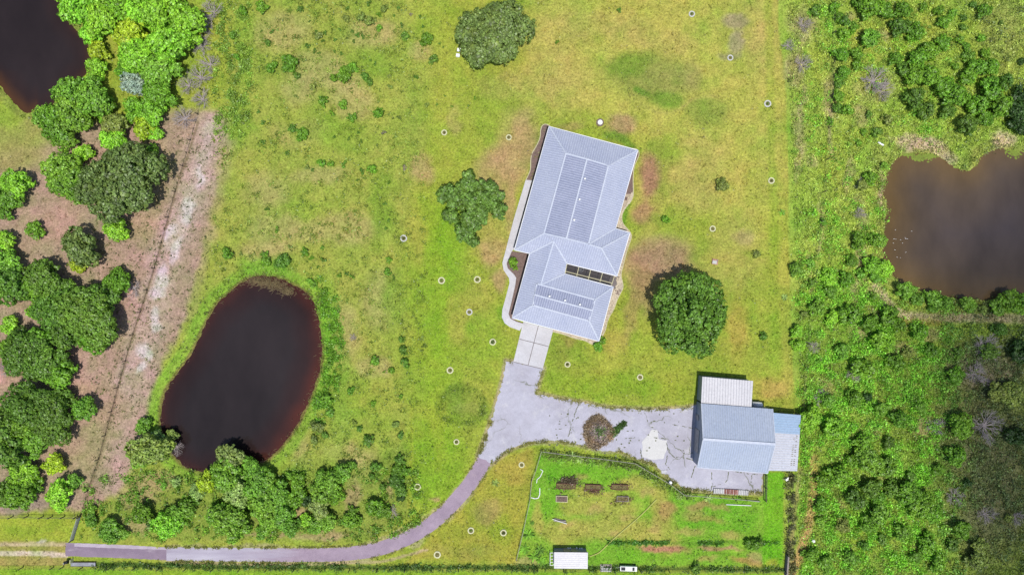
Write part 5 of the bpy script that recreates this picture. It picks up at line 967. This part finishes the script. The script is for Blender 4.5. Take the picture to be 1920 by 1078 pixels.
# weedy island in the yard: a ring of brown stems
rr_ = np.random.default_rng(8); n = 1500; a = rr_.uniform(0, 6.283, n); q_ = np.sqrt(rr_.uniform(0, 1, n)) * (30 + 9 * (fbm(np.cos(a) * 2 + 5, np.sin(a) * 2 + 5, 3) - .5) * 2); x = 1121 + np.cos(a) * q_; y = 809 + np.sin(a) * q_ * .95
def isl(x, y, rng):
    d_ = np.hypot(x - 1124, y - 809)[:, None] + rng.normal(0, 4, (len(x), 1)); c = np.where(d_ < 9, np.array(A(130, 160, 90)), np.where(d_ < 18, np.array(A(190, 172, 168)), np.array(A(180, 158, 130)))); c = c * (.72 + .77 * fbm(x / 6, y / 6, 70))[:, None]; return c * rng.uniform(.6, 1.3, (len(x), 1))
leafstuff('island_weed', 'brown round weed bed in the middle of the yard', 'weeds', x, y, 12, .2, .11, .35, isl, 27)
n = 220; t_ = rr_.uniform(0, 1, n); x = 1148 + t_ * 24 + rr_.normal(0, 2, n); y = 812 - t_ * 20 + rr_.normal(0, 3 - 2 * 0, n) * (1.3 - t_); leafstuff('island_weed', 'green tail of weeds beside the round bed', 'weeds', x, y, 12, .16, .11, .35, lambda x, y, rng: np.array(A(96, 132, 62)) * rng.uniform(.6, 1.3, (len(x), 1)), 28)
n = 110; a = rr_.uniform(0, 6.283, n); x = 865 + np.cos(a) * 40 + rr_.normal(0, 4, n); y = 762 + np.sin(a) * 33 + rr_.normal(0, 3, n); leafstuff('mound_weed', 'darker weeds round the low circular mound left of the yard', 'weeds', x, y, 8, .2, .12, .25, lambda x, y, rng: np.array(A(136, 166, 66)) * rng.uniform(.7, 1.3, (len(x), 1)), 29)
# reeds at the head of the oval pond and dry rushes on its margin
mb = MB(); rr = random.Random(4)
def reed(x, y, l, spread=1.0):
    p = G(x, y); a = rr.uniform(0, 6.28); mb.tube((p.x, p.y, -.4), (p.x + math.cos(a) * l * .6 * spread, p.y + math.sin(a) * l * .6 * spread, rr.uniform(.1, .6)), .035, .012, 3, caps=False)
for k in range(900):
    cx, cy, sx, sy = rr.choice([(480, 528, 14, 6), (505, 532, 16, 5), (520, 536, 16, 7), (540, 546, 10, 5), (490, 524, 22, 5)]); reed(rr.gauss(cx, sx * .6), rr.gauss(cy, sy * .7), rr.uniform(.5, 1.1))
for k in range(620):
    i = rr.randrange(len(POND_B)); a, b = POND_B[i], POND_B[(i + 1) % len(POND_B)]; t = rr.random(); x = a[0] + (b[0] - a[0]) * t; y = a[1] + (b[1] - a[1]) * t
    if x > 450 or rr.random() < .5: reed(x + rr.gauss(-1 if x > 450 else 1, 3), y + rr.gauss(0, 3), rr.uniform(.3, .8))
tag(mb.build('pond_reed', M['reed']), 'straw coloured reeds round the oval pond margin', 'reeds', kind='stuff')
mb = MB()
for k in range(500):
    cx, cy, sx, sy = rr.choice([(1700, 287, 18, 5), (1725, 295, 14, 6), (1745, 292, 10, 4), (1905, 285, 12, 8)]); p = G(rr.gauss(cx, sx * .6), rr.gauss(cy, sy * .6)); mb.dome((p.x, p.y, -.34), rr.uniform(.1, .3), rr.uniform(.08, .2), .03, 6, 2)
tag(mb.build('water_weed', simple('lily', A(140, 160, 60), .8)), 'floating green weed at the upper edge of the right pond', 'weeds', kind='stuff')
mb = MB()
for k in range(14):
    p = G(rr.uniform(1668, 1712), rr.uniform(428, 492)); mb.box((p.x, p.y, -.33), (rr.uniform(.08, .25), .05, .03), rr.uniform(-.4, .6))
tag(mb.build('floating_debris', M['white']), 'pale flecks floating on the left of the right pond', 'debris', kind='stuff')
# ------------------------------------------------------------------ tree rings on the lawn
RINGS = [(1297, 27, 0), (1369, 109, 0), (1439, 195, 0), (1446, 339, 1), (1336, 429, 1), (833, 249, 1), (954, 258, 1), (757, 447, 0), (828, 526, 1), (895, 524, 1), (880, 585, 0), (844, 694, 1), (1064, 683, 1), (1200, 707, 1), (856, 828, 1), (783, 912, 1), (883, 994, 1), (944, 998, 1), (820, 1039, 1), (978, 871, 1), (924, 641, 1)]
RL = ['white ring round a dark sapling near the top edge', 'white ring below the dry pinkish weeds at the upper right', 'white ring by the upper right mown edge', 'pale yellow ring at the right mown edge, right of the olive shrub', 'cream ring on the lawn above the small brick block', 'cream ring right of the left pasture, above the spreading oak', 'cream ring round a green sapling left of the house top corner', 'white ring with grey twigs alone in the left lawn', 'cream ring in bright grass below the spreading oak', 'faint greenish ring left of the walk bend', 'white ring left of the lower end of the walk', 'cream ring left of the top of the drive', 'cream ring right of the garage apron', 'cream ring on the lawn above the yard, left of the barn', 'yellow ring left of the drive where it narrows', 'cream ring above the driveway bend', 'cream ring below the driveway bend, the left of two', 'pale ring below the driveway bend, the right of two', 'cream ring with dark sapling close to the bottom hedge', 'yellow ring left of the garden top left corner', 'faint ring round the dark spiky plant by the drive']
def ring_mesh(mat):
    mb = MB(); mb.ring((0, 0, 0), .62, .38, 0, .14, 26, jit=.03); return mb.mesh('ring', mat)
RG = [ring_mesh(M['ringg']), ring_mesh(M['ringw'])]
mb = MB(); mb.dome((0, 0, 0), .36, .36, .07, 12, 3); SOILM = mb.mesh('soil', M['soil'])
sap = proto('tuftb', 0)[0]
for i, (x, y, k) in enumerate(RINGS):
    p = G(x, y); e_ = empty('tree_ring', p, RL[i], 'tree ring', 'pale rings round saplings on the lawn'); link('ring', RG[k], e_); link('soil', SOILM, e_)
    if i != 20:
        o = link('sapling', sap, e_); o.scale = [random.uniform(.18, .45)] * 3; o.rotation_euler = (0, 0, i); o.color = (*TONE[random.choice(['dark', 'olive', 'deep', 'green'])], 1)
    e_.scale = [random.uniform(.9, 1.12)] * 3; e_.rotation_euler = (0, 0, i * 2.1)
# ------------------------------------------------------------------ small things
p = G(1125, 230); e_ = empty('well_cover', p, 'round white well cover above the top eave of the house', 'well cover')
mb = MB(); mb.ring((0, 0, 0), .75, .5, 0, .1, 28); mb.build('collar', M['mulch'], e_); mb = MB(); mb.tube((0, 0, 0), (0, 0, .25), .48, .46, 28); mb.dome((0, 0, .25), .46, .46, .08, 28, 3); mb.build('lid', M['white'], e_)
for x, y, lb in ((861, 96, 'upper of two small white boxes beside the big top oak'), (859, 106, 'lower of two small white boxes beside the big top oak')):
    e_ = empty('white_box', G(x, y), lb, 'box', 'small white boxes beside the oak', -.1)
    mb = MB(); mb.box((0, 0, .3), (.6, .5, .5)); mb.build('body', M['white'], e_); mb = MB(); mb.box((0, 0, .58), (.7, .6, .06)); mb.build('lid', M['white'], e_)
    mb = MB()
    for a in (-1, 1):
        mb.box((a * .25, -.15, .03), (.08, .08, .06)); mb.box((a * .25, .15, .03), (.08, .08, .06))
    mb.build('feet', M['grey'], e_)
e_ = empty('brick_block', G(1340, 491), 'small square reddish and white block on the right lawn', 'block', None, -.15)
mb = MB(); mb.box((0, 0, .15), (1.1, 1.0, .3)); mb.build('base', M['brick'], e_); mb = MB(); mb.box((-.1, -.1, .34), (.8, .6, .08)); mb.build('lid', M['ringg'], e_); mb = MB(); mb.box((.35, .3, .33), (.25, .25, .06)); mb.build('stone', M['wood'], e_)
mb = MB(); p = G(1651, 270); mb.box((p.x, p.y, .12), (1.2, .32, .05), -.55); mb.box((p.x, p.y, .15), (1.1, .06, .03), -.55)
tag(mb.build('plank', M['white']), 'white plank lying above the right pond', 'plank')
mb = MB()
for a, b, r in (((1744, 797), (1760, 803), .1), ((1754, 801), (1761, 812), .07), ((1746, 798), (1740, 792), .06)): mb.tube(G(*a) + Vector((0, 0, .25)), G(*b) + Vector((0, 0, .15)), r, r * .6, 6)
tag(mb.build('fallen_log', M['deadwood']), 'pale forked fallen log in the right brush', 'log')
mb = MB(); p = G(1524, 1013); mb.dome((p.x, p.y, .3), .35, .3, .2, 10, 3); mb.box((p.x, p.y, .15), (.3, .3, .3)); tag(mb.build('white_bucket', M['white']), 'white upturned bucket at the right sandy trail', 'bucket')
mb = MB(); p = G(1473, 897); mb.box((p.x, p.y, .35), (.5, .35, .7), .6); mb.box((p.x + .3, p.y + .2, .15), (.4, .2, .3), .2); tag(mb.build('white_box', M['white']), 'little white box by the fence below the barn', 'box')
# corrugated rusty sheet
e_ = empty('sheet_stack', G(1370, 921), 'long low stack of white corrugated sheets, rusty red in the middle', 'metal sheets', None, -.06)
mb = MB(); mb.box((0, 0, .12), (6.5, .9, .2)); mb.build('stack', M['galv'], e_)
mb = MB()
for k in range(20): mb.tube((-3.2 + k * .33, -.5, .27), (-3.2 + k * .33, .45, .27), .09, n=6)
mb.build('top_sheet', M['galv'], e_); mb = MB()
for k in range(12): mb.tube((-1.2 + k * .22, -.42, .31), (-1.2 + k * .22, .47, .31), .08, n=6)
mb.build('rusty_sheet', M['rustred'], e_)
# shipping container, ladder rack
p = G(1070.5, 1050, 2.2); cont = empty('storage_container', (p.x, p.y, 0), 'white roofed storage container on the lower garden edge', 'container', None, -.01)
W_, D_, H_ = 6.2, 3.0, 2.2
mb = MB(); mb.box((0, 0, H_ / 2), (W_ - .2, D_ - .2, H_ - .04)); mb.build('body', M['metal_wall'], cont)
mb = MB(); mb.box((0, 0, H_), (W_, D_, .08))
for k in range(7): mb.box((0, -D_ / 2 + .35 + k * .38, H_ + .055), (W_ - .3, .1, .03))
mb.build('roof', M['white_sheet'], cont)
mb = MB(); mb.box((0, D_ / 2 - .05, H_ - .12), (W_ + .06, .12, .26)); mb.build('wall_shade_strip', M['dark'], cont)  # dark strip stands in for the shade on the container wall
for sx in (-1, 1):
    mb = MB(); mb.box((sx * .7 - 0, D_ / 2 - .05, 1.0), (1.2, .1, 1.9)); mb.build('door', M['grey'], cont)
lad = empty('wall_ladder', G(1034, 1044), 'white square runged rack standing left of the container', 'rack')
mb = MB()
for k in range(5): mb.box((0, -1.15 + k * .58, .9), (.62, .08, .08))
mb.build('rungs', M['white'], lad)
for sx in (-1, 1): mb = MB(); mb.box((sx * .3, 0, .9), (.08, 2.4, .08)); mb.build('rail', M['white'], lad)
mb = MB(); [mb.box((sx * .3, sy * 1.1, .43), (.07, .07, .86)) for sx in (-1, 1) for sy in (-1, 1)]; mb.build('legs', M['white'], lad)
for i, (x, y, lb) in enumerate([(1065, 1026.5, 'white bucket above the container, leftmost of five'), (1069, 1026.5, 'white bucket second from left above the container'), (1081, 1026, 'white bucket in the middle above the container'), (1087, 1027, 'white bucket fourth from left above the container'), (1091, 1027, 'white bucket rightmost above the container')]):
    mb = MB(); mb.tube((0, 0, 0), (0, 0, .38), .13, .16, 12); mb.ring((0, 0, 0), .18, .15, .34, .4, 12); tag(mb.build('bucket', M['white'], None, G(x, y)), lb, 'bucket', 'buckets behind the container')
pal = empty('crate_pile', G(1136, 1064), 'pile of white crates and jugs right of the container', 'crates'); rr = random.Random(2)
for k in range(9):
    mb = MB(); mb.box(((k % 4) * .45 - .7, (k // 4) * .4 - .4, .2), (.38, .3, .4), rr.uniform(-.3, .3)); mb.dome(((k % 4) * .45 - .7, (k // 4) * .4 - .4, .4), .12, .1, .1, 8, 3); mb.build('crate', M['ringg'], pal)
mb = MB(); mb.box((0, 0, .05), (2.2, 1.4, .08)); mb.build('pallet', M['wood'], pal)
crt = empty('utility_cart', G(1177, 1062), 'narrow white cart with dark open ends by the lower fence', 'cart', None, -.03)
mb = MB(); mb.box((0, 0, .75), (3.1, .85, .5)); mb.build('body', M['white'], crt); mb = MB(); mb.box((-1.0, 0, 1.02), (.8, .6, .06)); mb.build('dark_tray', M['dark'], crt); mb = MB(); mb.box((.9, 0, 1.03), (.4, .6, .08)); mb.build('seat', M['dark'], crt)
for sx in (-1, 1):
    for sy in (-1, 1): mb = MB(); mb.tube((sx * 1.1, sy * .38, .28), (sx * 1.1, sy * .5, .28), .28, n=16); mb.build('wheel', M['black'], crt)
mb = MB(); mb.bar((-1.5, 0, .4), (-2.3, 0, .3), .07, .07); mb.build('drawbar', M['grey'], crt)
# raised garden beds
for i, (x0, y0, x1, y1, mt, lb) in enumerate([(1043, 905, 1079, 915, 'bedwood', 'long weedy raised bed, top left of the garden group'), (1097, 907, 1126, 917, 'bedwood', 'reddish raised bed in the middle of the top row'), (1146, 907, 1177, 917, 'bedwood', 'reddish raised bed at the right of the top row'), (1042, 928, 1064, 940, 'kerb', 'pale framed raised bed below the long weedy one'), (1156, 929, 1178, 939, 'wood', 'faded grey raised bed at the right of the lower row')]):
    c = G((x0 + x1) / 2, (y0 + y1) / 2); e_ = empty('raised_bed', c, lb, 'raised bed', 'raised beds in the garden', -.03); w_, d_ = (x1 - x0) * S, (y1 - y0) * S
    for sx, sy, ww, dd in ((0, 1, w_, .1), (0, -1, w_, .1), (1, 0, .1, d_ - .2), (-1, 0, .1, d_ - .2)):
        mb = MB(); mb.box((sx * (w_ / 2 - .05), sy * (d_ / 2 - .05), .2), (ww, dd, .4)); mb.build('board', M[mt], e_)
    mb = MB(); mb.box((0, 0, .15), (w_ - .21, d_ - .21, .28))
    rr = random.Random(i)
    for k in range(60): mb.dome((rr.uniform(-w_ / 2.3, w_ / 2.3), rr.uniform(-d_ / 2.6, d_ / 2.6), .27), .12, .1, .1, 6, 2)
    mb.build('soil', M['mulch'] if i == 3 else M['soil'], e_)
g1 = np.random.default_rng(31); x = np.concatenate([g1.normal(c_, 10, 60) for c_ in (1061, 1112, 1162, 1167, 1114)]); y = np.concatenate([g1.normal(c_, 3.4, 60) for c_ in (910, 914, 911, 935, 918)])
leafstuff('bed_weed', 'dry reddish weeds spilling over the raised beds', 'weeds', x, y, 8, .2, .11, .45, lambda x, y, rng: np.array(A(150, 118, 100)) * rng.uniform(.5, 1.4, (len(x), 1)), 32)
x = np.random.default_rng(1).normal(1068, 10, 160); y = np.random.default_rng(2).normal(902, 4, 160); leafstuff('bed_weed', 'dry grey weeds over the long raised bed', 'weeds', x, y, 10, .25, .12, .4, lambda x, y, rng: np.array(A(140, 126, 100)) * rng.uniform(.5, 1.3, (len(x), 1)), 30)
e_ = empty('board_heap', G(1050, 975), 'heap of grey boards with one long pale pole in the garden', 'boards', None, -.12); rr = random.Random(8)
for k in range(5): mb = MB(); mb.bar((-1.2 + rr.uniform(0, .5), rr.uniform(-.3, .3), .1 + k * .06), (1.2 - rr.uniform(0, .4), rr.uniform(-.4, .2), .12 + k * .06), .16, .05); mb.build('board', M['wood'], e_)
mb = MB(); mb.tube((-1.5, .2, .45), (1.3, -.35, .45), .06, n=8); mb.build('pole', M['white'], e_)
# pipes, hose
def pipe(name, P, r, z, mat, label, cat):
    mb = MB(); n = len(P)
    for a, b in zip(P[:-1], P[1:]): mb.tube(G(*a) + Vector((0, 0, z)), G(*b) + Vector((0, 0, z)), r, n=8)
    tag(mb.build(name, M[mat]), label, cat)
pipe('pipe', [(1013, 879), (1018, 882), (1013, 893), (1007, 898), (1006, 905)], .07, .1, 'white', 'white crooked pipe inside the garden left fence, upper piece', 'pipe')
pipe('pipe', [(1012, 914), (1012, 926), (1009, 933), (1003, 934), (996, 932)], .09, .1, 'white', 'white hooked pipe inside the garden left fence, lower piece', 'pipe')
pipe('pipe', [(1361, 945), (1408, 947)], .08, .12, 'white', 'straight white pipe below the rusty sheets', 'pipe')
pipe('pipe', [(1388, 935), (1422, 939)], .06, .4, 'galv', 'short pale rail near the garden right corner', 'pipe')
hp = smooth([(1106, 1042), (1120, 1037), (1127, 1032), (1150, 1009), (1180, 984), (1205, 962), (1231, 935)], 2, False)
pipe('garden_hose', hp, .10, .12, 'hose', 'pale yellow hose running diagonally across the garden', 'hose')
# ------------------------------------------------------------------ fences
def fence(P, label, spacing=4.5, ph=1.4, pr=.09, rails=(), wires=(1.2, .8, .4), postmat='post', railmat='galv', name='fence', lean=.04, railw=.08, closed=False):
    pts = [G(*p) for p in P]; c = pts[0].copy(); root = empty(name, c, label, 'fence'); rr = random.Random(len(P) + int(P[0][0])); pos = [pts[0]]
    for a, b in zip(pts[:-1], pts[1:]):
        k = max(1, round((b - a).length / spacing)); pos += [a.lerp(b, (j + 1) / k) for j in range(k)]
    me = None
    for q in pos[:100]:
        if me is None: mb = MB(); mb.tube((0, 0, -.2), (0, 0, ph), pr, pr * .9, 7); me = mb.mesh('post', M[postmat])
        o = link('post', me, root, q - c); o.rotation_euler = (rr.uniform(-lean, lean), rr.uniform(-lean, lean), rr.uniform(0, 3))
    if wires:
        mb = MB()
        for a, b in zip(pos[:-1], pos[1:]):
            for z in wires: mb.tube(a - c + Vector((0, 0, z)), b - c + Vector((0, 0, z)), .012, n=4, caps=False)
        mb.build('wire', M['post'], root)
    for z in rails:
        mb = MB()
        for a, b in zip(pos[:-1], pos[1:]): mb.bar(a - c + Vector((0, 0, z)), b - c + Vector((0, 0, z)), railw, railw)
        mb.build('rail', M[railmat], root)
    return root
fence([(380, 170), (372, 215), (329, 360), (290, 503), (250, 627), (222, 726), (186, 860), (166, 919), (153, 964)], 'long wire fence with wooden posts running beside the sand track')
fence([(-60, 967), (25, 967), (54, 966), (82, 967), (99, 967), (122, 967), (146, 967)], 'short post fence along the top of the lower left meadow', 3, ph=1.5, pr=.1, rails=(1.1,), railw=.05, railmat='wood')
fence([(-60, 1062), (44, 1062), (101, 1062), (120, 1061), (155, 1063), (209, 1063), (300, 1064), (500, 1067), (760, 1067), (960, 1066), (1200, 1069), (1470, 1069)], 'long wire fence along the bottom edge of the photo', 5, ph=1.4, pr=.09)
fence([(1562, -50), (1560, 120), (1553, 240), (1543, 360), (1530, 470), (1513, 644), (1505, 730), (1503, 770)], 'wire fence through the right brush strip', 5)
fence([(1015, 843), (1004, 880), (996.5, 899), (993, 936), (980, 996), (968, 1046)], 'pale railed fence on the left side of the garden', 2.6, ph=1.2, rails=(1.15,), wires=(.8, .4), railw=.08, pr=.06, railmat='railgrey')
fence([(1017, 844), (1070, 851), (1130, 858), (1189, 866), (1252, 903), (1281, 925), (1350, 930), (1421, 936)], 'pale railed fence bending along the top of the garden', 2.6, ph=1.2, rails=(1.15,), wires=(.8, .4), railw=.08, pr=.06, railmat='railgrey')
fence([(1433, 887), (1432, 936)], 'dark short fence between yard and green strip', 2.4, ph=1.5, rails=(1.4, .7), railmat='post', railw=.12)
fence([(1484, 887), (1482, 960), (1474, 1035)], 'overgrown post fence right of the garden', 3, ph=1.3)
def gate(a, b, label, mat='grey', h_=1.2, th=.1):
    a = G(*a); b = G(*b); root = empty('field_gate', a, label, 'gate'); d = b - a
    for z in (.25, .55, .85, h_): mb = MB(); mb.bar(Vector((0, 0, z)), d + Vector((0, 0, z)), th, .06); mb.build('bar', M[mat], root)
    for t in (0, 1): mb = MB(); mb.tube(d * t, d * t + Vector((0, 0, 1.5)), .1, n=8); mb.build('gate_post', M['post'], root)
gate((152, 967), (138, 1011), 'grey metal gate between meadow and pond belt'); gate((1474, 1038), (1471, 1076), 'grey gate at the bottom right of the garden', 'wood', 1.2, .28)
e_ = empty('steel_ramp', G(158, 1056), 'grey slatted panel lying below the old driveway', 'panel')
mb = MB(); mb.box((0, 0, .35), (4.6, .75, .06)); mb.build('deck', M['grey'], e_)
for k in range(2): mb = MB(); mb.box((0, (k * 2 - 1) * .36, .25), (4.7, .06, .3)); mb.build('side_rail', M['post'], e_)
e_ = empty('mailbox', G(130, 1051), 'black drum with white lid on a post left of the grey panel', 'mailbox')
mb = MB(); mb.tube((-.35, 0, .9), (.35, .15, .9), .3, n=14); mb.build('drum', M['black'], e_); mb = MB(); mb.tube((0, 0, 0), (0, 0, .7), .08, n=8); mb.build('post', M['post'], e_)
mb = MB(); mb.tube((-.5, -.1, .85), (-.36, -.1, .85), .2, n=12); mb.build('lid', M['white'], e_); mb = MB(); mb.box((.75, .2, .5), (.12, .7, 1.0)); mb.build('side_post', M['ringw'], e_)
mb = MB(); p = G(1245, 884); mb.box((p.x, p.y, .06), (1.0, .6, .06), .1)
for k in range(4): mb.box((p.x - .36 + k * .24, p.y, .1), (.04, .6, .04), .1)
tag(mb.build('drain_grate', M['grey']), 'blue grey drain grate in the yard left of the barn', 'grate')
mb = MB(); p = G(1256, 903); mb.tube((p.x, p.y, 0), (p.x, p.y, .6), .34, .3, 16); mb.dome((p.x, p.y, .6), .3, .3, .12, 16, 3); tag(mb.build('drum', M['white']), 'white round drum standing at the garden fence bend', 'drum')
# ------------------------------------------------------------------ a passing cloud that shades the right side
def cloud():
    bm = bmesh.new(); bmesh.ops.create_icosphere(bm, subdivisions=5, radius=1)
    from mathutils import noise as mn
    for v in bm.verts:
        n_ = mn.fractal(v.co * 1.6, .9, 2.2, 5); v.co *= 1 + .30 * n_
        v.co = Vector((v.co.x * 96, v.co.y * 92, v.co.z * 20))
    me = bpy.data.meshes.new('cloud'); bm.to_mesh(me); bm.free()
    m = bpy.data.materials.new('cloud_vapour'); m.use_nodes = True; t = m.node_tree; t.nodes.remove(t.nodes['Principled BSDF'])
    v = t.nodes.new('ShaderNodeVolumePrincipled'); v.inputs['Color'].default_value = (.98, .98, 1, 1); v.inputs['Density'].default_value = .042; v.inputs['Anisotropy'].default_value = .6
    t.links.new(v.outputs[0], t.nodes['Material Output'].inputs['Volume']); me.materials.append(m)
    o = link('cloud', me); h_ = 420; c = Vector((178, -26, 0)) + SUNV * (h_ / SUNV.z); o.location = c
    tag(o, 'soft white cloud drifting above the right side', 'cloud', kind='structure')
cloud()
